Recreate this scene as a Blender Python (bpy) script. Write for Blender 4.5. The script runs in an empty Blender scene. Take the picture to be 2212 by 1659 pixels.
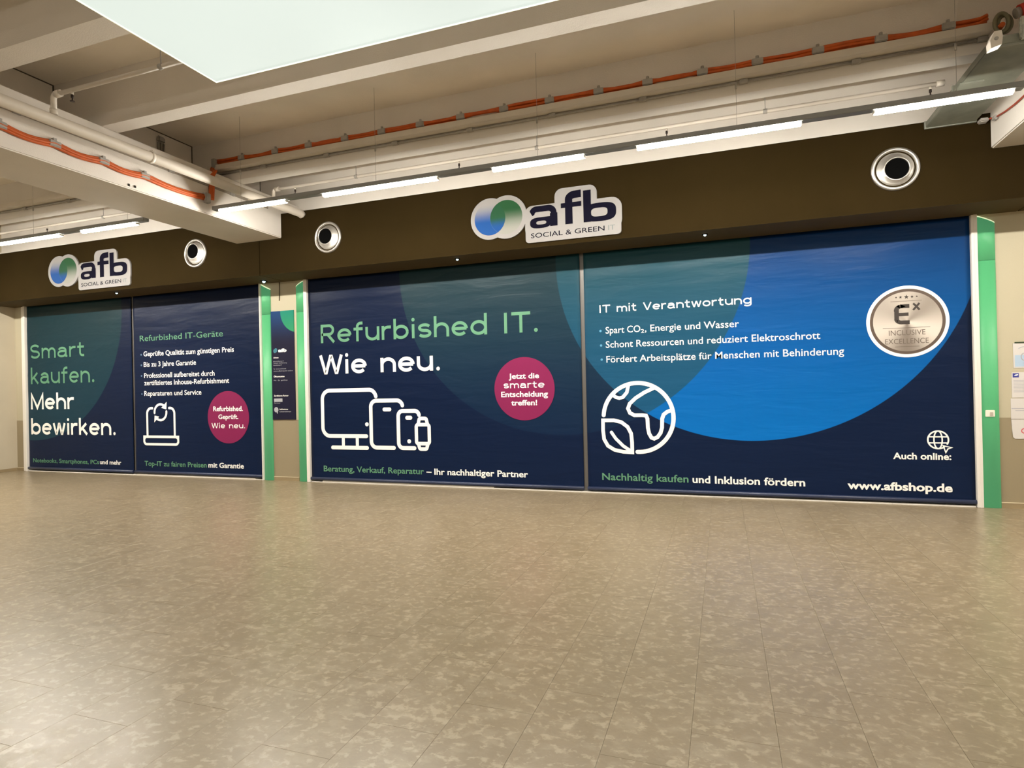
import bpy, bmesh, math, random
from mathutils import Vector, Matrix
S = bpy.context.scene
COL = S.collection
random.seed(7)

# ---------------------------------------------------------------- camera, world, exposure
cam_d = bpy.data.cameras.new('camera')
cam = bpy.data.objects.new('camera', cam_d); COL.objects.link(cam)
cam_d.sensor_fit = 'HORIZONTAL'; cam_d.sensor_width = 36.0
cam_d.lens = 1295.678 / 2212 * 36.0
cam_d.clip_start = 0.05; cam_d.clip_end = 200
r_ = Vector((0.9431231, 0.33169417, -0.02231111)); u_ = Vector((0.02218256, 0.00417414, 0.99974522)); f_ = Vector((-0.33170279, 0.94337774, 0.0034211))
M = Matrix.Identity(4)
for i in range(3):
    M[i][0] = r_[i]; M[i][1] = u_[i]; M[i][2] = -f_[i]
M[0][3], M[1][3], M[2][3] = 0.0, 0.0, 1.5
cam.matrix_world = M
S.camera = cam
w = bpy.data.worlds.new('world'); S.world = w; w.use_nodes = True
w.node_tree.nodes['Background'].inputs[0].default_value = (0.05, 0.045, 0.04, 1)
w.node_tree.nodes['Background'].inputs[1].default_value = 0.0
S.view_settings.view_transform = 'Standard'; S.view_settings.look = 'None'
S.view_settings.gamma = 1.0; S.view_settings.use_curve_mapping = False
S.view_settings.exposure = 0.0
S.cycles.use_denoising = True
S.cycles.max_bounces = 10; S.cycles.diffuse_bounces = 6
S.cycles.sample_clamp_indirect = 6.0

LAMP = 315.0            # radiance of the linear lamps
PANEL = 0.84           # radiance of the luminous ceiling panel
LAMPCOL = (1.0, 0.955, 0.86)

# main planes (metres; camera at the origin, 1.5 m up; +Y towards the shop front)
D = 8.2187             # shop front plane
YF = 7.60              # front of the brown bulkhead
ZS = 3.33              # underside of the bulkhead
ZT = 4.25              # top of the bulkhead
XL = -13.65            # left wall
XR = 9.6
YB = -9.0
ZSLAB = 5.05; ZRIB = 4.47; ZG = 3.87

# ---------------------------------------------------------------- materials
def lin(c):
    return tuple(((v/255)/12.92 if v/255 <= 0.04045 else ((v/255+0.055)/1.055)**2.4) for v in c) + (1.0,)
def mat(name, col, rough=0.6, metal=0.0, spec=0.5, emit=None, estr=0.0, noise=0.0, nscale=6.0, bump=0.0, bscale=60.0, coat=0.0):
    m = bpy.data.materials.new(name); m.use_nodes = True
    nt = m.node_tree; b = nt.nodes['Principled BSDF']
    c = tuple(col) + (1.0,) if len(col) == 3 else col
    b.inputs['Base Color'].default_value = c; b.inputs['Roughness'].default_value = rough
    b.inputs['Metallic'].default_value = metal; b.inputs['Specular IOR Level'].default_value = spec
    b.inputs['Coat Weight'].default_value = coat
    if emit:
        b.inputs['Emission Color'].default_value = tuple(emit) + (1.0,); b.inputs['Emission Strength'].default_value = estr
    tc = nt.nodes.new('ShaderNodeTexCoord')
    if noise:
        n = nt.nodes.new('ShaderNodeTexNoise'); n.inputs['Scale'].default_value = nscale; n.inputs['Detail'].default_value = 5
        nt.links.new(tc.outputs['Object'], n.inputs['Vector'])
        mr = nt.nodes.new('ShaderNodeMapRange'); mr.inputs[1].default_value = 0.3; mr.inputs[2].default_value = 0.7
        mr.inputs[3].default_value = 1-noise; mr.inputs[4].default_value = 1+noise
        nt.links.new(n.outputs['Fac'], mr.inputs[0])
        v = nt.nodes.new('ShaderNodeVectorMath'); v.operation = 'SCALE'; v.inputs[0].default_value = c[:3]
        nt.links.new(mr.outputs[0], v.inputs['Scale']); nt.links.new(v.outputs[0], b.inputs['Base Color'])
    if bump:
        n2 = nt.nodes.new('ShaderNodeTexNoise'); n2.inputs['Scale'].default_value = bscale; n2.inputs['Detail'].default_value = 4
        nt.links.new(tc.outputs['Object'], n2.inputs['Vector'])
        bp = nt.nodes.new('ShaderNodeBump'); bp.inputs['Strength'].default_value = bump; bp.inputs['Distance'].default_value = 0.01
        nt.links.new(n2.outputs['Fac'], bp.inputs['Height']); nt.links.new(bp.outputs['Normal'], b.inputs['Normal'])
    return m
class NG:      # terse node graph helper
    def __init__(s, m): s.nt = m.node_tree; s.L = s.nt.links
    def n(s, t, **k):
        x = s.nt.nodes.new(t)
        for a, b in k.items(): setattr(x, a, b)
        return x
    def put(s, sock, v):
        if hasattr(v, 'is_output'): s.L.new(v, sock)
        else: sock.default_value = v
    def m(s, op, a, b=0.0, c=None, clamp=False):
        x = s.n('ShaderNodeMath', operation=op, use_clamp=clamp); s.put(x.inputs[0], a); s.put(x.inputs[1], b)
        if c is not None: s.put(x.inputs[2], c)
        return x.outputs[0]
    def ramp(s, v, a, b, lo=0.0, hi=1.0, smooth=False):
        x = s.n('ShaderNodeMapRange'); x.clamp = True
        if smooth: x.interpolation_type = 'SMOOTHSTEP'
        s.put(x.inputs[0], v); x.inputs[1].default_value = a; x.inputs[2].default_value = b; x.inputs[3].default_value = lo; x.inputs[4].default_value = hi
        return x.outputs[0]
    def mix(s, f, a, b):
        x = s.n('ShaderNodeMix', data_type='RGBA'); s.put(x.inputs[0], f); s.put(x.inputs[6], a); s.put(x.inputs[7], b)
        return x.outputs[2]
    def circ(s, x, z, cx, cz, r, e=0.004):      # 1 inside a disc
        dx = s.m('SUBTRACT', x, cx); dz = s.m('SUBTRACT', z, cz)
        d = s.m('SQRT', s.m('ADD', s.m('MULTIPLY', dx, dx), s.m('MULTIPLY', dz, dz)))
        return s.ramp(d, r-e, r+e, 1.0, 0.0)

WHITE = mat('white_print', (0.93, 0.91, 0.87), 0.55, spec=0.25)
GREENP = mat('green_print', (0.115, 0.285, 0.172), 0.55, spec=0.25)
CREAM = mat('cream_wall_paint', (0.50, 0.44, 0.33), 0.75, noise=0.03, nscale=2.5, bump=0.12, bscale=120)
CONC = mat('painted_concrete', (0.86, 0.81, 0.73), 0.8, noise=0.05, nscale=1.6, bump=0.2, bscale=90)
CONCF = mat('painted_concrete_girder', (0.70, 0.655, 0.60), 0.75, noise=0.04, nscale=1.6, bump=0.2, bscale=90)
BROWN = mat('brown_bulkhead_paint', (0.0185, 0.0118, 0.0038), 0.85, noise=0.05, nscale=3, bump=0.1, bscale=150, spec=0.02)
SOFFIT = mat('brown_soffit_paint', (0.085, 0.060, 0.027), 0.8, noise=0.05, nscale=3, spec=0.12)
JOINT = mat('dark_joint', (0.02, 0.016, 0.012), 0.9)
PIPE = mat('white_pipe_paint', (0.62, 0.565, 0.49), 0.45, noise=0.04, nscale=4)
ORANGE = mat('orange_cable_jacket', (0.50, 0.085, 0.005), 0.55, noise=0.15, nscale=14)
GREY = mat('grey_plastic_clip', (0.33, 0.31, 0.28), 0.55, noise=0.1, nscale=20)
GALV = mat('galvanised_sheet', (0.17, 0.175, 0.14), 0.6, metal=0.0, noise=0.2, nscale=5)
RAIL = mat('grey_lamp_rail', (0.20, 0.20, 0.19), 0.5)
WMETAL = mat('white_coated_metal', (0.80, 0.76, 0.70), 0.4)
POST = mat('grey_aluminium_post', (0.16, 0.15, 0.14), 0.4, metal=0.5)
BLACK = mat('black', (0.003, 0.003, 0.003), 0.9, spec=0.0)
ALU = mat('brushed_aluminium', (0.40, 0.38, 0.35), 0.36, metal=0.85, noise=0.08, nscale=10)
REDM = mat('red_enamel', (0.55, 0.03, 0.015), 0.4)
PINK = mat('magenta_print', (0.215, 0.013, 0.075), 0.6, spec=0.2)
NAVYL = mat('navy_letter', (0.0045, 0.004, 0.010), 0.8, spec=0.03)
GREYL = mat('grey_letter', (0.10, 0.115, 0.115), 0.5)
PAPER = mat('paper', (0.62, 0.585, 0.56), 0.6)
LAMPM = mat('lamp_diffuser', (0.9, 0.9, 0.9), 0.5, emit=LAMPCOL, estr=LAMP)
LAMPS = mat('lamp_diffuser_side', (0.9, 0.9, 0.9), 0.5, emit=LAMPCOL, estr=4.0)
LAMPFILL = mat('fill_lamp_diffuser', (0.9, 0.9, 0.9), 0.5, emit=LAMPCOL, estr=LAMP*0.35)  # weaker glow for the added, unseen fill lamps
def panel_mat():
    m = mat('luminous_stretch_fabric', (0.7, 0.7, 0.68), 0.6, emit=(0.90, 1.0, 0.91), estr=PANEL)
    g = NG(m); b = g.nt.nodes['Principled BSDF']
    n = g.n('ShaderNodeTexNoise'); n.inputs['Scale'].default_value = 0.5; n.inputs['Detail'].default_value = 1
    tc = g.n('ShaderNodeTexCoord'); g.L.new(tc.outputs['Object'], n.inputs['Vector'])
    g.put(b.inputs['Emission Strength'], g.ramp(n.outputs['Fac'], 0.35, 0.65, PANEL*0.92, PANEL*1.0))
    b.inputs['Base Color'].default_value = (0.1, 0.1, 0.1, 1)
    return m
PANELM = panel_mat()
EDGEM = mat('luminous_edge_strip', (0.8, 0.8, 0.8), 0.5, emit=(0.86, 1.0, 0.80), estr=0.95)
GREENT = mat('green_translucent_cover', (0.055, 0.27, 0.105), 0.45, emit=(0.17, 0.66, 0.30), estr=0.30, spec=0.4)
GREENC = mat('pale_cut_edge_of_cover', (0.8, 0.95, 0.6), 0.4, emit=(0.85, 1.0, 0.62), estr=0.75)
LEDM = mat('cold_white_led', (0.7, 0.9, 1.0), 0.3, emit=(0.45, 0.85, 1.0), estr=6.0)

def wall_paint():          # cream above, darker beige dado below 1.02 m (a painted dado)
    m = mat('two_tone_wall_paint', (0.62, 0.5, 0.33), 0.7, bump=0.12, bscale=120); g = NG(m)
    geo = g.n('ShaderNodeNewGeometry'); sp = g.n('ShaderNodeSeparateXYZ'); g.L.new(geo.outputs['Position'], sp.inputs[0])
    f = g.ramp(sp.outputs[2], 1.018, 1.022)
    g.put(g.nt.nodes['Principled BSDF'].inputs['Base Color'], g.mix(f, (0.275, 0.222, 0.137, 1), (0.47, 0.42, 0.30, 1)))
    return m
WALLM = wall_paint()

def floor_mat():
    m = bpy.data.materials.new('speckled_vinyl'); m.use_nodes = True; g = NG(m); b = g.nt.nodes['Principled BSDF']
    geo = g.n('ShaderNodeNewGeometry'); sp = g.n('ShaderNodeSeparateXYZ'); g.L.new(geo.outputs['Position'], sp.inputs[0])
    col = g.m('FLOOR', g.m('DIVIDE', g.m('ADD', sp.outputs[0], 0.8505+40*0.345), 0.345))     # the print restarts at every plank column
    cb = g.n('ShaderNodeCombineXYZ'); g.L.new(g.m('MULTIPLY', col, 1.37), cb.inputs[1]); g.L.new(g.m('MULTIPLY', col, 0.61), cb.inputs[2])
    va = g.n('ShaderNodeVectorMath', operation='ADD'); g.L.new(geo.outputs['Position'], va.inputs[0]); g.L.new(cb.outputs[0], va.inputs[1])
    def noise(scale, sx, sy, det, dist=0.0, rough=0.5):
        mp = g.n('ShaderNodeMapping'); mp.inputs['Scale'].default_value = (sx, sy, 1.0); g.L.new(va.outputs[0], mp.inputs[0])
        n = g.n('ShaderNodeTexNoise'); n.inputs['Scale'].default_value = scale; n.inputs['Detail'].default_value = det
        n.inputs['Distortion'].default_value = dist; n.inputs['Roughness'].default_value = rough; g.L.new(mp.outputs[0], n.inputs['Vector']); return n.outputs['Fac']
    a = noise(15, 0.72, 1.0, 4, 0.4, 0.55)
    c = noise(60, 0.8, 1.0, 4, 0.3, 0.6)
    d = noise(3.0, 1, 1, 3)
    e = noise(25, 0.80, 1.0, 5, 0.35, 0.6)
    base = g.mix(g.ramp(d, 0.3, 0.7), (0.212, 0.162, 0.098, 1), (0.242, 0.186, 0.115, 1))
    base = g.mix(g.m('MULTIPLY', g.ramp(c, 0.35, 0.65), 0.30), base, (0.180, 0.137, 0.083, 1))
    base = g.mix(g.m('MULTIPLY', g.ramp(a, 0.50, 0.66), 0.35), base, (0.330, 0.270, 0.180, 1))
    base = g.mix(g.m('MULTIPLY', g.ramp(e, 0.53, 0.63), 0.58), base, (0.385, 0.315, 0.215, 1))
    base = g.mix(g.m('MULTIPLY', g.ramp(e, 0.45, 0.33), 0.16), base, (0.170, 0.130, 0.078, 1))
    g.put(b.inputs['Base Color'], base)
    g.put(b.inputs['Roughness'], g.ramp(a, 0.4, 0.65, 0.29, 0.35))
    b.inputs['Specular IOR Level'].default_value = 0.42
    bp = g.n('ShaderNodeBump'); bp.inputs['Strength'].default_value = 0.06; bp.inputs['Distance'].default_value = 0.004
    g.L.new(c, bp.inputs['Height']); g.L.new(bp.outputs['Normal'], b.inputs['Normal'])
    return m
FLOORM = floor_mat()

def banner_mat(name, circles, ox, oz, seed):
    """printed vinyl: navy ground, big overlapping discs; circles = list of (kind, cx, cz, r) in metres"""
    m = bpy.data.materials.new(name); m.use_nodes = True; g = NG(m); b = g.nt.nodes['Principled BSDF']
    tc = g.n('ShaderNodeTexCoord'); sp = g.n('ShaderNodeSeparateXYZ'); g.L.new(tc.outputs['Object'], sp.inputs[0])
    x = g.m('ADD', sp.outputs[0], ox); z = g.m('ADD', sp.outputs[2], oz)
    col = g.mix(g.ramp(z, 0.0, 3.3), (0.0035, 0.0115, 0.042, 1), (0.002, 0.0075, 0.030, 1))
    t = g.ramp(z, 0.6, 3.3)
    fs = {}
    for k, cx, cz, r in circles: fs[k] = g.circ(x, z, cx, cz, r)
    if 'green' in fs:
        gc = g.mix(t, (0.005, 0.020, 0.060, 1), (0.009, 0.030, 0.037, 1))
        if 'left' in name: gc = g.mix(t, (0.008, 0.040, 0.068, 1), (0.004, 0.023, 0.030, 1))
        col = g.mix(g.m('MULTIPLY', fs['green'], 1.0 if 'left' in name else g.ramp(z, 0.8, 2.2, 0.55, 1.0)), col, gc)
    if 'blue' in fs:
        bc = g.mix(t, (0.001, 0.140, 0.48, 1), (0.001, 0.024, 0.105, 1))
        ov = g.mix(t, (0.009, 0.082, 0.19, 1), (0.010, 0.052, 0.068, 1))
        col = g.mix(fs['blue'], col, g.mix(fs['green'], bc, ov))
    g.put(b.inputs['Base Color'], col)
    b.inputs['Roughness'].default_value = 0.36; b.inputs['Specular IOR Level'].default_value = 0.14
    # soft creases
    mp = g.n('ShaderNodeMapping'); mp.inputs['Scale'].default_value = (0.5, 1, 2.6); mp.inputs['Location'].default_value = (seed, 0, seed*2); g.L.new(tc.outputs['Object'], mp.inputs[0])
    n = g.n('ShaderNodeTexNoise'); n.inputs['Scale'].default_value = 2.2; n.inputs['Detail'].default_value = 3; n.inputs['Distortion'].default_value = 0.4; g.L.new(mp.outputs[0], n.inputs['Vector'])
    bp = g.n('ShaderNodeBump'); bp.inputs['Strength'].default_value = 0.35; bp.inputs['Distance'].default_value = 0.03
    g.L.new(n.outputs['Fac'], bp.inputs['Height']); g.L.new(bp.outputs['Normal'], b.inputs['Normal'])
    return m

# ---------------------------------------------------------------- mesh helpers (all in world metres)
class MB:
    def __init__(s): s.v = []; s.f = []; s.smooth = set()
    def box(s, x0, x1, y0, y1, z0, z1, c=0.0):
        b = len(s.v)
        if c <= 0:
            s.v += [(x0,y0,z0),(x1,y0,z0),(x1,y1,z0),(x0,y1,z0),(x0,y0,z1),(x1,y0,z1),(x1,y1,z1),(x0,y1,z1)]
            s.f += [tuple(b+i for i in q) for q in ((0,3,2,1),(4,5,6,7),(0,1,5,4),(1,2,6,5),(2,3,7,6),(3,0,4,7))]
        else:      # chamfered
            bm = bmesh.new(); bmesh.ops.create_cube(bm, size=1)
            for v in bm.verts: v.co = Vector(((x0+x1)/2+v.co.x*(x1-x0), (y0+y1)/2+v.co.y*(y1-y0), (z0+z1)/2+v.co.z*(z1-z0)))
            bmesh.ops.bevel(bm, geom=bm.edges[:], offset=c, segments=2, affect='EDGES')
            s.addbm(bm)
        return s
    def addbm(s, bm):
        b = len(s.v); bm.verts.index_update()
        s.v += [tuple(v.co) for v in bm.verts]; s.f += [tuple(b+v.index for v in f.verts) for f in bm.faces]; bm.free()
    def tube(s, pts, r, n=10, cap=True, closed=False):
        pts = [Vector(p) for p in pts]; b = len(s.v); N = len(pts); rr = r if isinstance(r, (list, tuple)) else [r]*N
        up = None
        for i, p in enumerate(pts):
            if closed: t = (pts[(i+1) % N]-pts[i-1]).normalized()
            else: t = ((pts[min(i+1, N-1)]-p).normalized()+(p-pts[max(i-1, 0)]).normalized()).normalized()
            if up is None: up = Vector((0,0,1)) if abs(t.z) < 0.9 else Vector((1,0,0))
            a = t.cross(up).normalized(); up = a.cross(t).normalized()
            for k in range(n):
                q = 2*math.pi*k/n; s.v.append(tuple(p+(a*math.cos(q)+up*math.sin(q))*rr[i]))
        for i in range(N if closed else N-1):
            for k in range(n):
                j = (i+1) % N
                s.smooth.add(len(s.f)); s.f.append((b+i*n+k, b+j*n+k, b+j*n+(k+1)%n, b+i*n+(k+1)%n))
        if cap and not closed:
            s.f.append(tuple(b+k for k in range(n))); s.f.append(tuple(b+(N-1)*n+k for k in reversed(range(n))))
        return s
    def lathe(s, cx, y0, cz, prof, n=40, tilt=None):
        """profile (radius, dy) about an axis along Y through (cx, y0, cz)"""
        b = len(s.v); N = len(prof)
        for r, dy in prof:
            for k in range(n):
                q = 2*math.pi*k/n; p = Vector((r*math.cos(q), dy, r*math.sin(q)))
                if tilt: p = tilt @ p
                s.v.append((cx+p.x, y0+p.y, cz+p.z))
        for i in range(N-1):
            for k in range(n):
                s.smooth.add(len(s.f)); s.f.append((b+i*n+k, b+i*n+(k+1)%n, b+(i+1)*n+(k+1)%n, b+(i+1)*n+k))
        return s
    def poly(s, pts, y):           # flat outline (x, z) facing -Y
        b = len(s.v); s.v += [(p[0], y, p[1]) for p in pts]
        a = sum(pts[i][0]*pts[(i+1)%len(pts)][1]-pts[(i+1)%len(pts)][0]*pts[i][1] for i in range(len(pts)))
        r = range(len(pts)); s.f.append(tuple(b+i for i in (r if a > 0 else reversed(r)))); return s
    def prism(s, pts, y0, y1):     # outline (x, z) extruded from y0 (front) to y1
        a = sum(pts[i][0]*pts[(i+1)%len(pts)][1]-pts[(i+1)%len(pts)][0]*pts[i][1] for i in range(len(pts)))
        if a < 0: pts = pts[::-1]
        b = len(s.v); n = len(pts)
        s.v += [(p[0], y0, p[1]) for p in pts]+[(p[0], y1, p[1]) for p in pts]
        s.f.append(tuple(b+i for i in range(n))); s.f.append(tuple(b+n+i for i in reversed(range(n))))
        for i in range(n): s.f.append((b+(i+1)%n, b+i, b+n+i, b+n+(i+1)%n))
        return s
    def ring(s, outer, inner, y):
        b = len(s.v); n = len(outer)
        s.v += [(p[0], y, p[1]) for p in outer]+[(p[0], y, p[1]) for p in inner]
        for i in range(n): s.f.append((b+i, b+(i+1)%n, b+n+(i+1)%n, b+n+i))
        return s
    def stroke(s, pts, wd, y, closed=False, rnd=True, wz=None):
        """flat ribbon along a polyline of (x, z), mitred joints, round ends"""
        P = [Vector((p[0], p[1])) for p in pts]
        Q = [P[0]]
        for p in P[1:]:
            if (p-Q[-1]).length > 1e-5: Q.append(p)
        if closed and (Q[0]-Q[-1]).length < 1e-5: Q.pop()
        P = Q; n = len(P); h = wd/2; Lf = []; Rt = []
        for i in range(n):
            a = P[i-1] if (i > 0 or closed) else None; c = P[(i+1) % n] if (i < n-1 or closed) else None
            d1 = (P[i]-a).normalized() if a is not None else None; d2 = (c-P[i]).normalized() if c is not None else None
            if d1 is None: d1 = d2
            if d2 is None: d2 = d1
            n1 = Vector((-d1.y, d1.x)); n2 = Vector((-d2.y, d2.x)); m = n1+n2
            if m.length < 0.2: m = n1
            m.normalize(); k = h/max(0.45, m.dot(n1)); Lf.append(P[i]+m*k); Rt.append(P[i]-m*k)
        b = len(s.v)
        for l, r in zip(Lf, Rt): s.v += [(l.x, y, l.y), (r.x, y, r.y)]
        for i in range(n if closed else n-1):
            j = (i+1) % n; s.f.append((b+2*i, b+2*i+1, b+2*j+1, b+2*j))
        if rnd and not closed:
            for e, q in ((0, 1), (n-1, n-2)):
                d = (P[e]-P[q]).normalized(); a0 = math.atan2(d.y, d.x)-math.pi/2
                s.poly([(P[e].x+h*math.cos(a0+math.pi*k/8), P[e].y+h*math.sin(a0+math.pi*k/8)) for k in range(9)], y)
        return s
    def build(s, name, m, parent=None, loc=None, smooth_all=False):
        me = bpy.data.meshes.new(name)
        o = bpy.data.objects.new(name, me); COL.objects.link(o)
        org = Vector((0, 0, 0))
        if loc is not None: o.location = loc
        if parent is not None:
            o.parent = parent; org = wloc(parent)+(Vector(loc) if loc is not None else Vector())
        elif loc is not None: org = Vector(loc)
        me.from_pydata([tuple(Vector(v)-org) for v in s.v], [], s.f)
        for i in (range(len(me.polygons)) if smooth_all else s.smooth): me.polygons[i].use_smooth = True
        for mm in (m if isinstance(m, (list, tuple)) else [m]): me.materials.append(mm)
        me.update()
        return o
def wloc(o):
    v = Vector(o.location)
    while o.parent: o = o.parent; v += Vector(o.location)
    return v
def empty(name, loc, rz=0.0):
    o = bpy.data.objects.new(name, None); COL.objects.link(o); o.location = loc; o.rotation_euler = (0, 0, rz); o.empty_display_size = 0.1; return o
def tag(o, label=None, cat=None, group=None, kind=None):
    if label: o['label'] = label
    if cat: o['category'] = cat
    if group: o['group'] = group
    if kind: o['kind'] = kind
    return o
def struct(mb, name, m, parent=None, label=None):
    o = mb.build(name, m, parent)
    if parent is None: o['kind'] = 'structure'
    if label: o['label'] = label
    return o
def dup(o, parent=None):
    c = o.copy(); COL.objects.link(c)
    if parent is not None: c.parent = parent
    for ch in list(o.children): dup(ch, c)
    return c
def arc(cx, cz, rx, rz, a0, a1, n=14):
    return [(cx+rx*math.cos(math.radians(a0+(a1-a0)*i/n)), cz+rz*math.sin(math.radians(a0+(a1-a0)*i/n))) for i in range(n+1)]
def sup(cx, cz, rx, rz, e=2.6, n=40):     # superellipse outline
    out = []
    for i in range(n):
        t = 2*math.pi*i/n; c = math.cos(t); s_ = math.sin(t)
        out.append((cx+rx*math.copysign(abs(c)**(2/e), c), cz+rz*math.copysign(abs(s_)**(2/e), s_)))
    return out
def rrect(x0, x1, z0, z1, r, n=6):
    return (arc(x1-r, z1-r, r, r, 0, 90, n)+arc(x0+r, z1-r, r, r, 90, 180, n)+arc(x0+r, z0+r, r, r, 180, 270, n)+arc(x1-r, z0+r, r, r, 270, 360, n))

# ---------------------------------------------------------------- lettering
# wide monoline display alphabet; cap height 1, x-height 0.73
def SF():
    h = 0.075; X = 0.73; t = X-h; T = 1-h; m = X/2
    g = {}
    def bowl(cx=0.42, rx=0.345, a0=0, a1=360): return arc(cx, m, rx, m-h, a0, a1, 28)
    sC = lambda x0, w_, z0, z1: ([(x0+w_*0.93, z0+(z1-z0)*0.80)] + arc(x0+w_*0.5, z0+(z1-z0)*0.755, w_*0.46, (z1-z0)*0.245, 25, 265, 18)
        + arc(x0+w_*0.5, z0+(z1-z0)*0.255, w_*0.48, (z1-z0)*0.255, 85, -155, 18))
    g['S'] = (0.86, [sC(0.07, 0.72, h, T)[1:]])
    g['s'] = (0.74, [sC(0.07, 0.60, h, t)[1:]])
    g['m'] = (1.20, [[(h, 0), (h, X)], [(h, .40)]+arc(.345, t-.26, .27, .26, 180, 0)[1:]+[(.615, 0)], [(.615, .40)]+arc(.87, t-.26, .255, .26, 180, 0)[1:]+[(1.125, 0)]])
    g['n'] = (0.80, [[(h, 0), (h, X)], [(h, .38)]+arc(.40, t-.28, .325, .28, 180, 0)[1:]+[(.725, 0)]])
    g['h'] = (0.80, [[(h, 0), (h, 1.06)], [(h, .38)]+arc(.40, t-.28, .325, .28, 180, 0)[1:]+[(.725, 0)]])
    g['u'] = (0.80, [[(.725, 0), (.725, X)], [(h, X), (h, .36)]+arc(.40, h+.28, .325, .28, 180, 360)[1:]])
    g['r'] = (0.54, [[(h, 0), (h, X)], [(h, .40)]+arc(.36, t-.27, .285, .27, 180, 90)[1:]+[(.53, t)]])
    g['t'] = (0.58, [[(.0, t), (.53, t)], [(.22, .95), (.22, .26)]+arc(.41, h+.19, .19, .19, 180, 270)[1:]+[(.54, h)]])
    g['k'] = (0.72, [[(h, 0), (h, 1.06)], [(h+.03, .29), (.60, X-.02)], [(.27, .42), (.66, .02)]])
    g['f'] = (0.56, [[(.0, t), (.53, t)], [(.22, 0), (.22, .80)]+arc(.41, T-.17+.03, .19, .17, 180, 90)[1:]+[(.53, T+.03)]])
    g['e'] = (0.84, [[(.77, m+.005), (.09, m+.005)], arc(.42, m, .345, m-h, 0, 318, 30)])
    g['a'] = (0.84, [arc(.40, t-.20, .295, .20, 160, 0)+[(.695, .18)]+[(.71, h+.01), (.82, h)],
                     [(.695, .43), (.34, .43)]+arc(.34, .25, .265, .175, 90, 270)[1:]+[(.42, h)]+arc(.42, .33, .275, .255, 270, 350, 8)[1:]])
    g['b'] = (0.84, [[(h, 0), (h, 1.06)], bowl()])
    g['d'] = (0.84, [[(.765, 0), (.765, 1.06)], bowl()])
    g['o'] = (0.84, [bowl()])
    g['g'] = (0.84, [bowl(), [(.765, X), (.765, -.05)]+arc(.42, -.03, .345, .20, 0, -150, 14)])
    g['i'] = (0.24, [[(.12, 0), (.12, X)], 'dot', (.12, .955, .095)])
    g['w'] = (1.05, [[(.05, X), (.265, .07), (.315, .07), (.50, X-.06), (.55, X-.06), (.735, .07), (.785, .07), (1.0, X)]])
    g['R'] = (0.88, [[(h, 0), (h, T), (.50, T)]+arc(.50, T-.235, .245, .235, 90, -90)[1:]+[(h, T-.47)], [(.42, .45), (.80, .02)]])
    g['I'] = (0.32, [[(.16, 0), (.16, 1)]])
    g['T'] = (0.90, [[(.0, T), (.90, T)], [(.45, 0), (.45, T)]])
    g['W'] = (1.28, [[(.05, .99), (.315, .07), (.365, .07), (.615, .92), (.665, .92), (.915, .07), (.965, .07), (1.23, .99)]])
    g['V'] = (0.92, [[(.05, .99), (.435, .07), (.485, .07), (.87, .99)]])
    g['M'] = (1.10, [[(h, 0), (h, .95), (.55, .10), (1.025, .95), (1.025, 0)]])
    g['.'] = (0.26, ['dot', (.13, .09, .095)])
    g[' '] = (0.50, [])
    return g
SFG = SF()
def wide_text(s, x0, x1, z0, cap, y, m, parent, weight=0.145, name='lettering'):
    gap = 0.125; tot = sum(SFG[c][0]+gap for c in s)-gap; kx = (x1-x0)/tot
    mb = MB(); x = 0; j = 0; wd = weight*(cap*0.75+kx*0.25)
    for c in s+' ':
        if c == ' ':
            if mb.v: mb.build(name, m, parent)
            mb = MB()
        w_, st = SFG[c]; i = 0
        while i < len(st):
            j += 1; yy = y-0.00008*(j % 7)
            if st[i] == 'dot':
                px, pz, pr = st[i+1]; mb.poly([(x0+(x+px)*kx+pr*cap*math.cos(a*math.pi/10), z0+pz*cap+pr*cap*math.sin(a*math.pi/10)) for a in range(20)], yy); i += 2; continue
            mb.stroke([(x0+(x+p[0])*kx, z0+p[1]*cap) for p in st[i]], wd, yy, rnd=False); i += 1
        x += w_+gap
_cap = {}
def font_mesh(s, bold):
    c = bpy.data.curves.new('glyphs', 'FONT'); c.body = s; c.offset = bold; c.resolution_u = 3
    o = bpy.data.objects.new('glyphs', c); COL.objects.link(o)
    dg = bpy.context.evaluated_depsgraph_get(); dg.update()
    me = o.evaluated_get(dg).to_mesh()
    v = [tuple(p.co) for p in me.vertices]; f = [tuple(p.vertices) for p in me.polygons]
    o.evaluated_get(dg).to_mesh_clear(); bpy.data.objects.remove(o); bpy.data.curves.remove(c)
    return v, f
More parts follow.
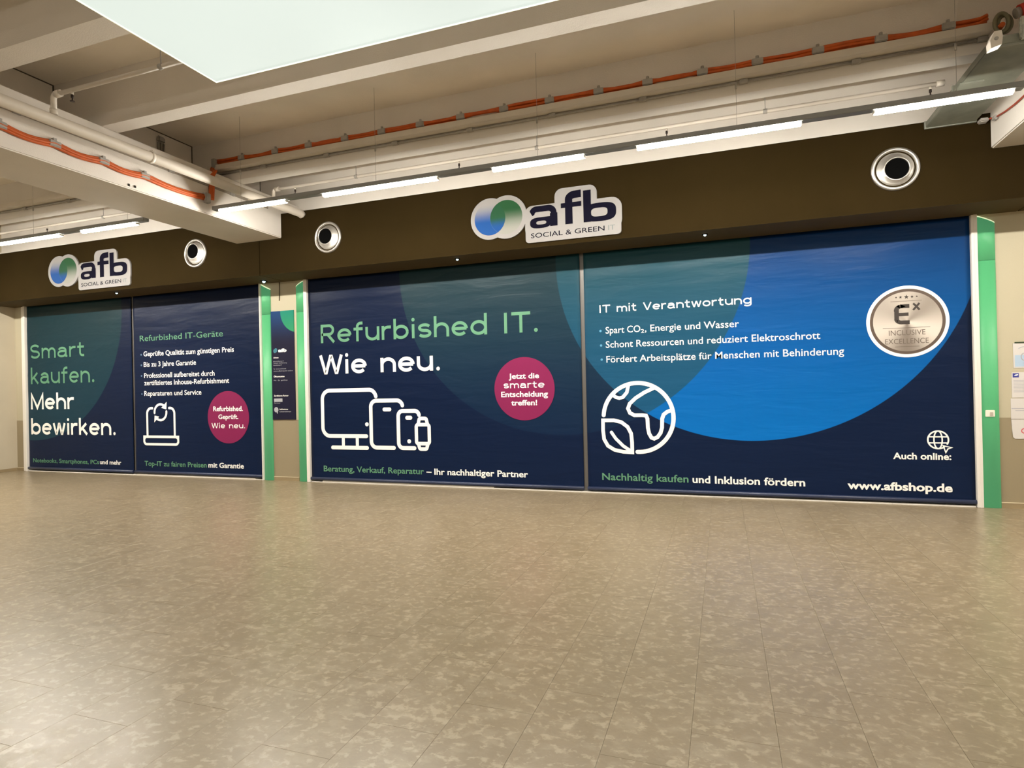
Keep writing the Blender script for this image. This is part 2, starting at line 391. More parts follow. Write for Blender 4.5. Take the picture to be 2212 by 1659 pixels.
def text(s, x0, x1, z0, cap, y, m, parent, bold=0.0, name='lettering'):
    if bold not in _cap:
        v, f = font_mesh('H', bold); _cap[bold] = (min(p[1] for p in v), max(p[1] for p in v))
    c0, c1 = _cap[bold]; v, f = font_mesh(s, bold)
    a, b = min(p[0] for p in v), max(p[0] for p in v); kx = (x1-x0)/(b-a); kz = cap/(c1-c0)
    V = [(x0+(p[0]-a)*kx, y, z0+(p[1]-c0)*kz) for p in v]
    nw = len(s.split())
    if nw == 1 or cap < 0.03:
        mb = MB(); mb.v = V; mb.f = f; return mb.build(name, m, parent)
    R = sorted((min(V[i][0] for i in q), max(V[i][0] for i in q)) for q in f)      # one mesh per word
    gaps = []; hi = R[0][1]
    for lo_, hi_ in R:
        if lo_ > hi: gaps.append((lo_-hi, (lo_+hi)/2))
        hi = max(hi, hi_)
    cuts = sorted(g_[1] for g_ in sorted(gaps, reverse=True)[:nw-1])
    for k in range(nw):
        lo_ = cuts[k-1] if k else -1e9; hi_ = cuts[k] if k < len(cuts) else 1e9
        sel = [q for q in f if lo_ < V[q[0]][0] < hi_]; ids = sorted({i for q in sel for i in q}); mp_ = {i: n_ for n_, i in enumerate(ids)}
        mb = MB(); mb.v = [V[i] for i in ids]; mb.f = [tuple(mp_[i] for i in q) for q in sel]
        if mb.f: o = mb.build(name, m, parent)
    return o

# ================================================================ SETTING
# ---- floor: vinyl planks running towards the shop front, on a slab
fl = MB(); fl.box(XL-0.2, XR+0.2, YB-0.2, D+0.3, -0.12, -0.006)
floor = struct(fl, 'floor', mat('floor_adhesive_bed', (0.10, 0.082, 0.055), 0.8))
PW, PL = 0.345, 0.69
fi = Vector((f_.x, f_.y, f_.z))
def inview(x, y):
    d = Vector((x, y, -1.5)); z = d.dot(f_)
    if z < 0.3: return None
    px = 1106+1295.7*d.dot(r_)/z; py = 829.5-1295.7*d.dot(u_)/z
    return (px, py, z) if -90 < px < 2300 and py < 1800 else None
pl = []
ncol = int((XR-XL)/PW)+1
for c in range(-1, ncol+1):
    xa = -0.8505+PW*(c-37)
    off = ((c*0.3819+0.03*math.sin(c*5.1)) % 1.0)*PL
    k0 = int((YB-off)/PL)-1
    for k in range(k0, int((D-off)/PL)+1):
        ya = off+k*PL; yb = min(ya+PL, D-0.002); x0 = max(xa, XL+0.002); x1 = min(xa+PW, XR-0.002); ya2 = max(ya, YB+0.002)
        if yb-ya2 < 0.03 or x1-x0 < 0.02: continue
        cx, cy = (x0+x1)/2, (ya2+yb)/2; q = inview(cx, cy); full = (x1-x0 > PW-1e-4 and yb-ya2 > PL-1e-4)
        pl.append((q[2] if (q and full) else 1e9, x0, x1, ya2, yb))
pl.sort()
g2 = 0.0004; ch = 0.0006
def plank(mb, x0, x1, y0, y1):
    b = len(mb.v); x0 += g2; x1 -= g2; y0 += g2; y1 -= g2
    mb.v += [(x0,y0,-.006),(x1,y0,-.006),(x1,y1,-.006),(x0,y1,-.006),(x0,y0,-ch),(x1,y0,-ch),(x1,y1,-ch),(x0,y1,-ch),
             (x0+ch,y0+ch,0),(x1-ch,y0+ch,0),(x1-ch,y1-ch,0),(x0+ch,y1-ch,0)]
    mb.f += [tuple(b+i for i in q) for q in ((0,1,5,4),(1,2,6,5),(2,3,7,6),(3,0,4,7),(4,5,9,8),(5,6,10,9),(6,7,11,10),(7,4,8,11),(8,9,10,11))]
pm = MB(); plank(pm, -PW/2, PW/2, -PL/2, PL/2); proto = pm.build('plank', FLOORM, floor)
rest = MB()
for i, (q, x0, x1, y0, y1) in enumerate(pl):
    if i < 300 and q < 1e8:
        o = proto if i == 0 else proto.copy()
        if i: COL.objects.link(o); o.parent = floor
        o.location = ((x0+x1)/2, (y0+y1)/2, 0)
    else: plank(rest, x0, x1, y0, y1)
ro = rest.build('plank_field', FLOORM, floor); ro['kind'] = 'stuff'

# ---- ceiling slab, precast ribs, girders
cm = MB(); cm.box(XL-0.2, XR+0.2, YB-0.2, D+0.3, ZSLAB, ZSLAB+0.15)
ceiling = struct(cm, 'ceiling', CONC)
def girder(x0, web_left):
    g = MB(); g.box(x0, x0+0.88, YB, YF-0.001, ZG, ZRIB, 0.012); g.box(x0+0.002, x0+0.878, YF-0.02, 7.999, ZT+0.002, ZRIB-0.002)
    wx = (x0+0.001, x0+0.14); g.box(wx[0], wx[1], YB, 7.999, ZRIB-0.01, ZSLAB+0.01)
    if web_left: pass
    g.build('girder', CONCF, ceiling)
girder(-7.28, True)
girder(2.70, True)
bays = [(XL, -7.28), (-7.14, 2.70), (2.84, XR)]
ribs = [(6.65, 6.835), (4.755, 4.95), (3.39, 3.625), (1.50, 1.69), (-0.1, 0.09), (-1.7, -1.51), (-3.3, -3.11), (-4.9, -4.71), (-6.5, -6.31)]
for (y0, y1) in ribs:
    for (x0, x1) in bays:
        r = MB()        # tapered stem
        b = 0.012
        r.v += [(x0,y0,ZRIB),(x1,y0,ZRIB),(x1,y1,ZRIB),(x0,y1,ZRIB),(x0,y0-b,ZSLAB),(x1,y0-b,ZSLAB),(x1,y1+b,ZSLAB),(x0,y1+b,ZSLAB)]
        r.f += [(0,3,2,1),(4,5,6,7),(0,1,5,4),(1,2,6,5),(2,3,7,6),(3,0,4,7)]
        r.build('rib', CONCF, ceiling)
jm = MB()      # open joints where slab and ribs meet the girder web
for ya, yb in ((3.64, 4.74), (4.97, 6.64), (6.85, 7.99), (1.70, 3.37)):
    jm.box(-7.141, -7.132, ya, yb, ZSLAB-0.011, ZSLAB-0.001)
for y in (4.741, 6.636, 7.985, 3.375): jm.box(-7.141, -7.132, y-0.011, y-0.001, ZRIB, ZSLAB-0.001)
jm.build('sealant_joint', mat('dark_sealant', (0.10, 0.08, 0.055), 0.9), ceiling)

# ---- walls
wb = MB()
wb.box(XL-0.2, -13.42, D, D+0.2, 0, 4.6); wb.box(-7.365, -6.475, D, D+0.2, 0, 3.5); wb.box(2.75, XR+0.2, D, D+0.2, 0, 3.5)
struct(wb, 'wall_back', WALLM, label='cream wall with darker beige dado between and beside the two shop openings')
wu = MB(); wu.box(XL, XR, 8.0, 8.2, ZT-0.1, ZSLAB); wu.box(XL, XR, 7.86, 8.0, ZT-0.1, 4.375, 0.006)
struct(wu, 'wall_upper', CONCF)
for nm, bx in (('wall_left', (XL-0.2, XL, YB-0.2, D+0.2, 0, ZSLAB)), ('wall_right', (XR, XR+0.2, YB-0.2, D+0.2, 0, ZSLAB)), ('wall_front', (XL-0.2, XR+0.2, YB-0.2, YB, 0, ZSLAB))):
    m_ = MB(); m_.box(*bx); struct(m_, nm, CREAM)
# ---- brown bulkhead above the shop fronts, panel by panel
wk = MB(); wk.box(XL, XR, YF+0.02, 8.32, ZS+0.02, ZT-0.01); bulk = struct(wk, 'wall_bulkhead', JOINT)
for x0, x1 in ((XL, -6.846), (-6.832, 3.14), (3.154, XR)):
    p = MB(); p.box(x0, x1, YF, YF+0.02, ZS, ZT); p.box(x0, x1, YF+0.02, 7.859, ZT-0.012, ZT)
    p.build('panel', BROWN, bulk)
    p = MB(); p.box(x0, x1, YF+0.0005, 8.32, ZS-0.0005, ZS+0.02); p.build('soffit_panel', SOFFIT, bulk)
# ---- shop openings behind the banners: roller shutters with slats, guides and centre post
SHUT = mat('dark_shutter_slat', (0.05, 0.05, 0.055), 0.5, metal=0.3)
for n_, (x0, x1, xc) in enumerate(((-13.29, -7.385, -10.376), (-6.42, 2.70, -1.826))):
    d_ = MB(); d_.box(x0-0.12, x1+0.06, 8.34, 8.40, 0, 3.5); door = struct(d_, 'door_%d' % (n_+1), SHUT)
    sl = MB(); z = 0.0
    while z < 3.34: sl.box(x0, x1, 8.315, 8.345, z+0.004, z+0.106, 0.004); z += 0.11
    so = sl.build('shutter_slats', SHUT, door); so['kind'] = 'stuff'
    pm_ = MB(); pm_.box(xc-0.034, xc+0.034, 8.235, 8.30, 0, 3.33, 0.006); pm_.box(xc-0.05, xc+0.05, 8.225, 8.30, 0, 0.05)
    pm_.build('centre_post', POST, door)
t_ = 1
for x0, x1 in ((-13.42, -13.285), (-7.39, -7.365), (-6.478, -6.415), (2.698, 2.758)):
    t = MB(); wd = x1-x0
    if wd > 0.1:
        t.box(x0, x0+0.075, D-0.03, D+0.18, 0, 3.33, 0.006); t.box(x0+0.08, x1, D-0.055, D+0.18, 0, 3.33, 0.006)
    else: t.box(x0, x1, D-0.05, D+0.18, 0, 3.33, 0.004); t.box(x0+wd*0.45, x0+wd*0.55, D-0.056, D-0.05, 0, 3.33)
    o = struct(t, 'trim_%d' % t_, WMETAL); t_ += 1
for x0, x1, hh in ((-13.28, -10.3, 0.014), (-10.3, -7.56, 0.026), (-7.56, -7.39, 0.010), (-6.41, -6.19, 0.010), (-6.19, -3.2, 0.028), (-3.2, 2.69, 0.016)):
    t = MB(); t.box(x0, x1, D-0.02, D+0.10, 0, hh); struct(t, 'trim_%d' % t_, WMETAL); t_ += 1
SKIRT = mat('vinyl_skirting', (0.29, 0.22, 0.125), 0.4); SKL = mat('skirting_lip', (0.62, 0.52, 0.36), 0.4)
k_ = 1
for x0, x1 in ((-7.175, -6.66), (2.935, XR), (XL, -13.42)):
    t = MB(); t.box(x0, x1, D-0.010, D, 0, 0.058); o = struct(t, 'baseboard_back' if k_ == 1 else 'baseboard_back_%d' % k_, SKIRT)
    q = MB(); q.box(x0, x1, D-0.013, D-0.0005, 0.058, 0.067); q.build('lip', SKL, o); k_ += 1
t = MB(); t.box(XL, XL+0.012, YB, D-0.012, 0, 0.058); struct(t, 'baseboard_left', SKIRT)

# ================================================================ BANNERS
def banner(x0, x1, z0, circles, seed, label, side):
    cx = (x0+x1)/2; o_ = Vector((cx, D, 0.0))
    nx, nz = 90, 66; mb = MB(); zt = 3.33; rnd = random.Random(seed)
    # diagonal pull creases and sag folds of a stretched vinyl sheet
    cr = [(rnd.uniform(x0, x1), rnd.uniform(1.9, 3.0), rnd.uniform(0.5, 1.1), rnd.uniform(-0.15, 0.12), rnd.uniform(0.02, 0.05)) for _ in range(9)]
    def dy(x, z):
        d = 0.0
        for a, b, ln, sl, wd in cr:
            u = (x-a); v = (z-b)-sl*u
            d += 0.0022*math.exp(-(u/ln)**2)*math.exp(-(v/wd)**2)
        e = min(x-x0, x1-x)/(x1-x0)
        d += 0.0015*math.sin(z*7+x*1.3)*math.exp(-e*12)
        return d
    for j in range(nz+1):
        z = z0+(zt-z0)*j/nz
        for i in range(nx+1):
            x = x0+(x1-x0)*i/nx
            y = D-dy(x, z)
            mb.v.append((x, y, z))
    for j in range(nz):
        for i in range(nx):
            a = j*(nx+1)+i; mb.smooth.add(len(mb.f)); mb.f.append((a, a+1, a+nx+2, a+nx+1))
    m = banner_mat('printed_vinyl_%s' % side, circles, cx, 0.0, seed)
    b = mb.build('banner', m, None, loc=o_)
    mod = b.modifiers.new('thickness', 'SOLIDIFY'); mod.thickness = 0.003; mod.offset = 1.0
    tag(b, label, 'banner')
    h = MB()      # weighted hem pocket at the foot
    h.tube([(x0-0.004, D-0.014, z0+0.028), (x1+0.004, D-0.014, z0+0.028)], 0.027, 14)
    h.build('hem', mat('hem_vinyl_%s' % side, (0.020, 0.030, 0.075), 0.35, spec=0.6), b)
    return b
YT = D-0.0075     # print layer just proud of the creases
bA = banner(-13.285, -10.405, 0.035, [('green', -13.13, 3.11, 2.49)], 3, 'navy vinyl banner with large lettering Smart kaufen. Mehr bewirken., leftmost of the four', 'left')
bB = banner(-10.347, -7.392, 0.035, [], 5, 'navy vinyl banner headed Refurbished IT-Geräte with a laptop icon and round pink badge', 'left_inner')
bC = banner(-6.413, -1.856, 0.03, [('green', -2.17, 3.33, 2.535), ('blue', 0.321, 3.25, 2.515)], 8, 'navy vinyl banner with huge green Refurbished IT. heading and white device icons', 'right_inner')
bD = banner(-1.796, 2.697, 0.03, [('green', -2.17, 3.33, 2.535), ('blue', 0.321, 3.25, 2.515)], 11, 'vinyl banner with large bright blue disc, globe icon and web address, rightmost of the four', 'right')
# ---- banner A
wide_text('Smart', -13.20, -11.64, 2.265, 0.285, YT, GREENP, bA, 0.14)
wide_text('kaufen.', -13.19, -11.38, 1.755, 0.315, YT, GREENP, bA, 0.135)
wide_text('Mehr', -13.20, -11.96, 1.245, 0.31, YT, WHITE, bA, 0.17)
wide_text('bewirken.', -13.205, -10.84, 0.740, 0.31, YT, WHITE, bA, 0.17)
text('Notebooks, Smartphones, PCs', -13.168, -11.31, 0.178, 0.083, YT, GREENP, bA, 0.012)
text('und mehr', -11.283, -10.722, 0.180, 0.083, YT, WHITE, bA, 0.02)
# ---- banner B
wide_text('Refurbished IT-Ger', 0, 1, 0, 1, YT, GREENP, bB) if False else None
text('Refurbished IT-Geräte', -10.187, -8.217, 2.482, 0.105, YT, GREENP, bB, 0.0)
for s_, x0, x1, z in (('Geprüfte Qualität zum günstigen Preis', -10.10, -7.983, 2.201), ('Bis zu 3 Jahre Garantie', -10.10, -8.842, 2.005),
                      ('Professionell aufbereitet durch', -10.095, -8.422, 1.799), ('zertifiziertes Inhouse-Refurbishment', -10.097, -8.101, 1.664), ('Reparaturen und Service', -10.10, -8.732, 1.470)):
    text(s_, x0, x1, z, 0.090, YT, WHITE, bB, 0.012)
BUL = mat('muted_bullet_print', lin((92, 120, 150)), 0.5)
def dots(pts, r, parent, m=BUL):
    for x, z in pts: mb = MB(); mb.poly([(x+r*math.cos(a*math.pi/8), z+r*math.sin(a*math.pi/8)) for a in range(16)], YT); mb.build('bullet_point', m, parent)
dots([(-10.16, 2.233), (-10.16, 2.038), (-10.16, 1.841), (-10.16, 1.505)], 0.017, bB)
text('Top-IT zu fairen Preisen', -10.128, -8.645, 0.178, 0.090, YT, GREENP, bB, 0.014)
text('mit Garantie', -8.605, -7.817, 0.180, 0.090, YT, WHITE, bB, 0.022)
ic = MB(); wI = 0.046     # laptop with circular arrows
ic.stroke(arc(-9.94, 1.14, 0.10, 0.10, 90, 180)[::1] + [(-10.04, 0.72)], wI, YT)
ic.stroke([(-9.49, 1.24)]+arc(-9.475, 1.14, 0.10, 0.10, 90, 0)+[(-9.375, 0.72)], wI, YT-.0002)
ic.stroke([(-9.50, 1.24), (-9.475, 1.24)], wI, YT-.0003); ic.stroke([(-9.91, 1.24), (-9.94, 1.24)], wI, YT-.0003)
ic.stroke(rrect(-10.123, -9.295, 0.578, 0.714, 0.06), wI, YT-.0004, closed=True)
ic.stroke([(-10.123, 0.62), (-10.123, 0.716), (-9.295, 0.716), (-9.295, 0.62)], wI, YT-.0005)
ic.stroke(arc(-9.71, 1.165, 0.145, 0.145, 185, 50), wI*0.95, YT-.0006); ic.stroke(arc(-9.71, 1.165, 0.145, 0.145, 5, -130), wI*0.95, YT-.0007)
ic.poly([(-9.555, 1.355), (-9.565, 1.215), (-9.69, 1.245)], YT-.0008); ic.poly([(-9.865, 0.98), (-9.855, 1.105), (-9.74, 1.085)], YT-.0008)
ic.build('laptop_icon', WHITE, bB)
def badge(cx, cz, r, lines, parent):
    d_ = MB(); d_.prism([(cx+r*math.cos(a*math.pi/36), cz+r*math.sin(a*math.pi/36)) for a in range(72)], YT, D-0.001)
    b = d_.build('badge', PINK, parent); b['label'] = 'round magenta badge'
    for s_, x0, x1, z, cap, bold in lines:
        if bold is None: wide_text(s_, x0, x1, z, cap, YT-0.002, WHITE, b, 0.15)
        else: text(s_, x0, x1, z, cap, YT-0.002, WHITE, b, bold)
badge(-8.14, 1.067, 0.456, [('Refurbished.', -8.467, -7.811, 1.174, 0.084, 0.022), ('Geprüft.', -8.355, -7.915, 1.036, 0.080, 0.022), ('Wie neu.', -8.51, -7.765, 0.876, 0.092, None)], bB)
# ---- banner C
wide_text('Refurbished IT.', -6.180, -2.465, 2.269, 0.300, YT, GREENP, bC, 0.15)
wide_text('Wie neu.', -6.21, -4.025, 1.762, 0.310, YT, WHITE, bC, 0.17)
text('Beratung, Verkauf, Reparatur', -6.176, -4.348, 0.178, 0.093, YT, GREENP, bC, 0.014)
text('– Ihr nachhaltiger Partner', -4.306, -2.673, 0.178, 0.093, YT, WHITE, bC, 0.022)
badge(-2.705, 1.458, 0.456, [('Jetzt die', -2.935, -2.475, 1.604, 0.078, 0.022), ('smarte', -3.02, -2.395, 1.469, 0.095, None),
                            ('Entscheidung', -3.058, -2.349, 1.340, 0.080, 0.022), ('treffen!', -2.905, -2.512, 1.218, 0.078, 0.022)], bC)
wI = 0.062; ic = MB()      # monitor, tablet, phone and watch outlines
ic.stroke([(-5.355, 0.755)]+arc(-6.035, 0.895, 0.14, 0.14, 270, 180)+arc(-6.035, 1.352, 0.14, 0.14, 180, 90)+arc(-5.29, 1.352, 0.125, 0.14, 90, 14), wI, YT)
ic.stroke([(-5.788, 0.75), (-5.788, 0.57)], wI*.9, YT-.0002); ic.stroke([(-5.526, 0.75), (-5.526, 0.57)], wI*.9, YT-.0002)
ic.stroke([(-5.992, 0.57), (-5.345, 0.57)], wI, YT-.0004)
ic.stroke([(-4.86, 0.577)]+arc(-5.165, 0.677, 0.10, 0.10, 270, 180)+arc(-5.165, 1.217, 0.10, 0.10, 180, 90)+arc(-4.80, 1.217, 0.105, 0.10, 90, 12), wI, YT-.0005)
ic.stroke([(-5.02, 1.178), (-4.925, 1.178)], wI, YT-.0006)
ic.stroke([(-4.50, 0.577)]+arc(-4.695, 0.657, 0.08, 0.08, 270, 180)+arc(-4.695, 1.072, 0.08, 0.08, 180, 90)+arc(-4.49, 1.072, 0.08, 0.08, 90, 12), wI, YT-.0005)
ic.stroke([(-4.62, 1.046), (-4.56, 1.046)], wI, YT-.0006)
for x, z in ((-5.341, 0.945), (-4.591, 0.682)): ic.poly([(x+.033*math.cos(a*math.pi/10), z+.033*math.sin(a*math.pi/10)) for a in range(20)], YT-.0007)
ic.stroke(rrect(-4.463, -4.243, 0.648, 0.940, 0.035), wI*.9, YT-.0008, closed=True)
ic.stroke([(-4.43, 0.945), (-4.415, 1.005)]+arc(-4.385, 1.005, 0.03, 0.03, 150, 90, 4)+arc(-4.315, 1.005, 0.03, 0.03, 90, 30, 4)+[(-4.285, 1.005), (-4.27, 0.945)], wI*.9, YT-.0009)
ic.stroke([(-4.43, 0.64), (-4.415, 0.59)]+arc(-4.385, 0.595, 0.03, 0.03, 210, 270, 4)+arc(-4.315, 0.595, 0.03, 0.03, 270, 330, 4)+[(-4.285, 0.59), (-4.27, 0.64)], wI*.9, YT-.0010)
ic.build('device_icons', WHITE, bC)
# ---- banner D
wide_text('IT mit Verantwortung', -1.595, 0.366, 2.482, 0.105, YT, WHITE, bD, 0.15)
for s_, x0, x1, z in (('Schont Ressourcen und reduziert Elektroschrott', -1.508, 1.141, 1.996), ('Fördert Arbeitsplätze für Menschen mit Behinderung', -1.504, 1.396, 1.793)):
    text(s_, x0, x1, z, 0.090, YT, WHITE, bD, 0.004)
text('Spart CO', -1.506, -1.035, 2.192, 0.090, YT, WHITE, bD, 0.004)
text('2', -1.028, -0.985, 2.178, 0.050, YT, WHITE, bD, 0.006)
text(', Energie und Wasser', -0.975, 0.21, 2.192, 0.090, YT, WHITE, bD, 0.004)
dots([(-1.577, 2.232), (-1.573, 2.032), (-1.569, 1.837)], 0.016, bD, mat('pale_blue_bullet_print', lin((84, 150, 185)), 0.5))
text('Nachhaltig kaufen', -1.599, -0.455, 0.178, 0.097, YT, GREENP, bD, 0.014)
text('und Inklusion fördern', -0.405, 0.934, 0.175, 0.097, YT, WHITE, bD, 0.022)
text('Auch online:', 1.885, 2.468, 0.533, 0.078, YT, WHITE, bD, 0.026)
text('www.afbshop.de', 1.398, 2.473, 0.160, 0.098, YT, WHITE, bD, 0.032)
wI = 0.055; ic = MB()       # globe with leaf
ic.stroke(arc(-1.094, 1.038, 0.466, 0.466, 176, -92, 60), wI, YT)
ic.stroke([(-1.215, 1.47), (-1.235, 1.38), (-1.29, 1.315), (-1.34, 1.302), (-1.39, 1.318), (-1.43, 1.35)], wI*.85, YT-.0002)
ic.stroke([(-0.87, 1.435), (-1.00, 1.375), (-1.12, 1.30), (-1.20, 1.225), (-1.225, 1.16), (-1.20, 1.10), (-1.14, 1.067), (-1.04, 1.068), (-0.985, 1.062), (-0.968, 1.02), (-0.965, 0.90), (-0.95, 0.82), (-0.92, 0.765), (-0.885, 0.752), (-0.84, 0.775), (-0.80, 0.83), (-0.78, 0.90), (-0.775, 1.02), (-0.755, 1.075), (-0.71, 1.11), (-0.655, 1.132)], wI*.9, YT-.0004)
ic.stroke([(-1.57, 1.0), (-1.42, 1.0), (-1.32, 0.975), (-1.235, 0.91), (-1.19, 0.82), (-1.18, 0.70), (-1.18, 0.565), (-1.30, 0.57), (-1.42, 0.595), (-1.51, 0.65), (-1.56, 0.74), (-1.572, 0.86)], wI*.9, YT-.0006, closed=True)
ic.stroke([(-1.457, 0.835), (-1.40, 0.75), (-1.30, 0.65), (-1.21, 0.59)], wI*.8, YT-.0008)
ic.build('globe_leaf_icon', WHITE, bD)
wI = 0.017; ic = MB()       # small web globe with pointer
ic.stroke(arc(2.342, 0.765, 0.102, 0.102, -28, 305, 40), wI, YT); ic.stroke(arc(2.342, 0.765, 0.041, 0.102, 0, 360, 30), wI*.85, YT-.0002, closed=True)
ic.stroke([(2.25, 0.80), (2.434, 0.80)], wI*.85, YT-.0004); ic.stroke([(2.25, 0.729), (2.425, 0.729)], wI*.85, YT-.0004)
ic.stroke([(2.392, 0.697), (2.474, 0.676), (2.436, 0.661), (2.415, 0.618)], wI*.8, YT-.0006, closed=True)
ic.build('web_globe_icon', WHITE, bD)
# silver award medallion printed on the banner
def medal(parent):
    cx, cz = 2.062, 2.157
    m = mat('silver_print', (0.5, 0.46, 0.42), 0.35, spec=0.6); g = NG(m)
    tc = g.n('ShaderNodeTexCoord'); sp = g.n('ShaderNodeSeparateXYZ'); g.L.new(tc.outputs['Object'], sp.inputs[0])
    a = g.m('ARCTAN2', sp.outputs[2], sp.outputs[0])
    v = g.m('MULTIPLY', g.m('ADD', g.m('COSINE', g.m('ADD', g.m('MULTIPLY', a, 3.0), 1.5)), g.m('MULTIPLY', g.m('COSINE', g.m('ADD', g.m('MULTIPLY', a, 2.0), 0.4)), 0.8)), 0.28)
    f = g.m('ADD', v, 0.55, clamp=True)
    g.put(g.nt.nodes['Principled BSDF'].inputs['Base Color'], g.mix(f, (0.17, 0.135, 0.11, 1), (0.66, 0.59, 0.52, 1)))
    P = lambda r, n=72: [(cx+r*math.cos(2*math.pi*k/n), cz+r*math.sin(2*math.pi*k/n)) for k in range(n)]
    loc = Vector((cx, D, cz))-wloc(parent)
    o_ = MB(); o_.prism(P(0.422), YT, D-0.001)
    md = o_.build('award_medallion', WHITE, parent, loc=loc); md['label'] = 'round silver award medallion'
    rg = MB(); rg.ring(P(0.385), P(0.352), YT-0.001); rg.build('ring', mat('bronze_print', (0.095, 0.065, 0.05), 0.3), md)
    fc = MB(); fc.poly(P(0.352), YT-0.0008); fc.build('face', m, md)
    ink = mat('dark_brown_ink', (0.035, 0.026, 0.022), 0.5); ink2 = mat('faded_brown_ink', (0.13, 0.10, 0.08), 0.5)
    e = MB(); zt, zb = 2.36, 2.125; xl, xr = 1.928, 2.088; th = 0.052
    e.stroke([(xr, zt-.022), (xl+.07, zt-.022)]+arc(xl+.075, zt-.075, 0.052, 0.052, 90, 180, 6)+[(xl+.025, zb+.07)]+arc(xl+.075, zb+.075, 0.052, 0.052, 180, 270, 6)+[(xr, zb+.022)], 0.046, YT-.002, rnd=False)
    e.box(xl+.004, xl+.052, YT-.0022, YT-.002, zb+.05, zt-.05); e.box(xl+.03, xr-.01, YT-.0024, YT-.002, 2.222, 2.262)
    e.build('lettering', ink, md); e = MB()
    e.stroke([(2.127, 2.366), (2.16, 2.328), (2.16, 2.326), (2.19, 2.287)], 0.022, YT-.002, rnd=False); e.stroke([(2.190, 2.366), (2.125, 2.287)], 0.022, YT-.0022, rnd=False)
    e.build('lettering', ink, md)
    for x, r in ((1.955, .013), (2.000, .019), (2.060, .027), (2.117, .019), (2.165, .013)):
        e = MB(); e.poly([(x+(r if k % 2 == 0 else r*.42)*math.sin(k*math.pi/5), 2.446+(r if k % 2 == 0 else r*.42)*math.cos(k*math.pi/5)) for k in range(10)], YT-.002); e.build('star', ink, md)
    for x0, x1, z in ((1.896, 2.214, 2.398), (1.81, 2.292, 2.083), (1.933, 2.18, 1.862)): l = MB(); l.box(x0, x1, YT-.0022, YT-.002, z-.0025, z+.0025); l.build('rule_line', ink2, md)
    text('INCLUSIVE', 1.871, 2.243, 1.997, 0.060, YT-.002, ink2, md, 0.0); text('EXCELLENCE', 1.831, 2.274, 1.896, 0.060, YT-.002, ink2, md, 0.0)
medal(bD)

# ================================================================ SHOP SIGNS
def logo_mat():
    m = mat('sign_face_print', (0.78, 0.72, 0.68), 0.6, spec=0.1); g = NG(m)
    tc = g.n('ShaderNodeTexCoord'); sp = g.n('ShaderNodeSeparateXYZ'); g.L.new(tc.outputs['Object'], sp.inputs[0])
    x, z = sp.outputs[0], sp.outputs[2]
    A = g.circ(x, z, -0.777, 0.385, 0.223, 0.002); B = g.circ(x, z, -0.542, 0.385, 0.229, 0.002)
    W_ = (0.235, 0.222, 0.215, 1)
    ca = g.mix(g.ramp(z, 0.33, 0.60, 0, 1, True), (0.006, 0.050, 0.185, 1), W_)
    cb = g.mix(g.ramp(z, 0.20, 0.50, 0, 1, True), (0.222, 0.220, 0.195, 1), (0.012, 0.058, 0.020, 1))
    ab = g.mix(g.ramp(z, 0.25, 0.40, 0, 1, True), (0.006, 0.050, 0.185, 1), (0.012, 0.058, 0.025, 1))
    col = g.mix(A, W_, ca); col = g.mix(B, col, cb); col = g.mix(g.m('MULTIPLY', A, B), col, ab)
    g.put(g.nt.nodes['Principled BSDF'].inputs['Base Color'], col); return m
LOGOM = logo_mat(); SIDEM = mat('sign_side', (0.55, 0.52, 0.5), 0.5)
def shop_sign(x_off, label):
    ox, oz = -2.153, 3.385      # right sign is modelled in place, then shifted
    base = Vector((ox, YF, oz))
    y0, y1 = YF-0.022, YF
    mb = MB(); j = 0
    def P(pts):
        nonlocal j; mb.prism(pts, y0-0.0003*j, y1); j += 1
    C = lambda cx, cz, r: [(cx+r*math.cos(k*math.pi/32), cz+r*math.sin(k*math.pi/32)) for k in range(64)]
    P(C(-2.930, 3.770, 0.280)); P(C(-2.695, 3.770, 0.290))
    P(rrect(-2.430, -1.86, 3.46, 3.875, 0.10)); P(rrect(-2.02, -1.465, 3.45, 4.055, 0.10)[:]); P(rrect(-1.72, -1.150, 3.45, 3.862, 0.13)); P(rrect(-2.425, -1.162, 3.388, 3.57, 0.045))
    s = mb.build('shop_sign', LOGOM, None, loc=base)
    tag(s, label, 'sign', 'white shop signs on the brown bulkhead')
    yl = y0-0.004; lt = MB()
    # a
    lt.ring(sup(-2.215, 3.640, 0.145, 0.072, 2.8), sup(-2.205, 3.640, 0.068, 0.024, 2.8), yl)
    lt.box(-2.085, -1.985, yl-.0002, yl, 3.580, 3.750)
    lt.stroke([(-2.345, 3.770)]+arc(-2.27, 3.770, 0.06, 0.052, 170, 100, 5)+[(-2.19, 3.822), (-2.13, 3.822)]+arc(-2.11, 3.755, 0.075, 0.068, 85, 0, 8)+[(-2.035, 3.70)], 0.078, yl-.0004, rnd=False)
    lt.box(-2.2, -2.05, yl-.0006, yl, 3.672, 3.712)
    # f
    lt.stroke([(-1.832, 3.580), (-1.832, 3.88)]+arc(-1.752, 3.90, 0.08, 0.055, 180, 95, 6)+[(-1.668, 3.957)], 0.098, yl-.0003, rnd=False)
    lt.box(-1.937, -1.665, yl-.0005, yl, 3.795, 3.858); lt.box(-1.79, -1.668, yl-.0007, yl, 3.925, 3.990)
    # b
    lt.box(-1.640, -1.540, yl-.0002, yl, 3.578, 3.988); lt.ring(sup(-1.425, 3.690, 0.205, 0.118, 3.0), sup(-1.435, 3.690, 0.105, 0.055, 3.2), yl-.0004)
    lt.build('lettering', NAVYL, s)
    text('SOCIAL & GREEN', -2.352, -1.372, 3.447, 0.062, yl, NAVYL, s, 0.006); text('IT', -1.325, -1.240, 3.447, 0.062, yl, GREYL, s, 0.004)
    s.location.x += x_off
    return s
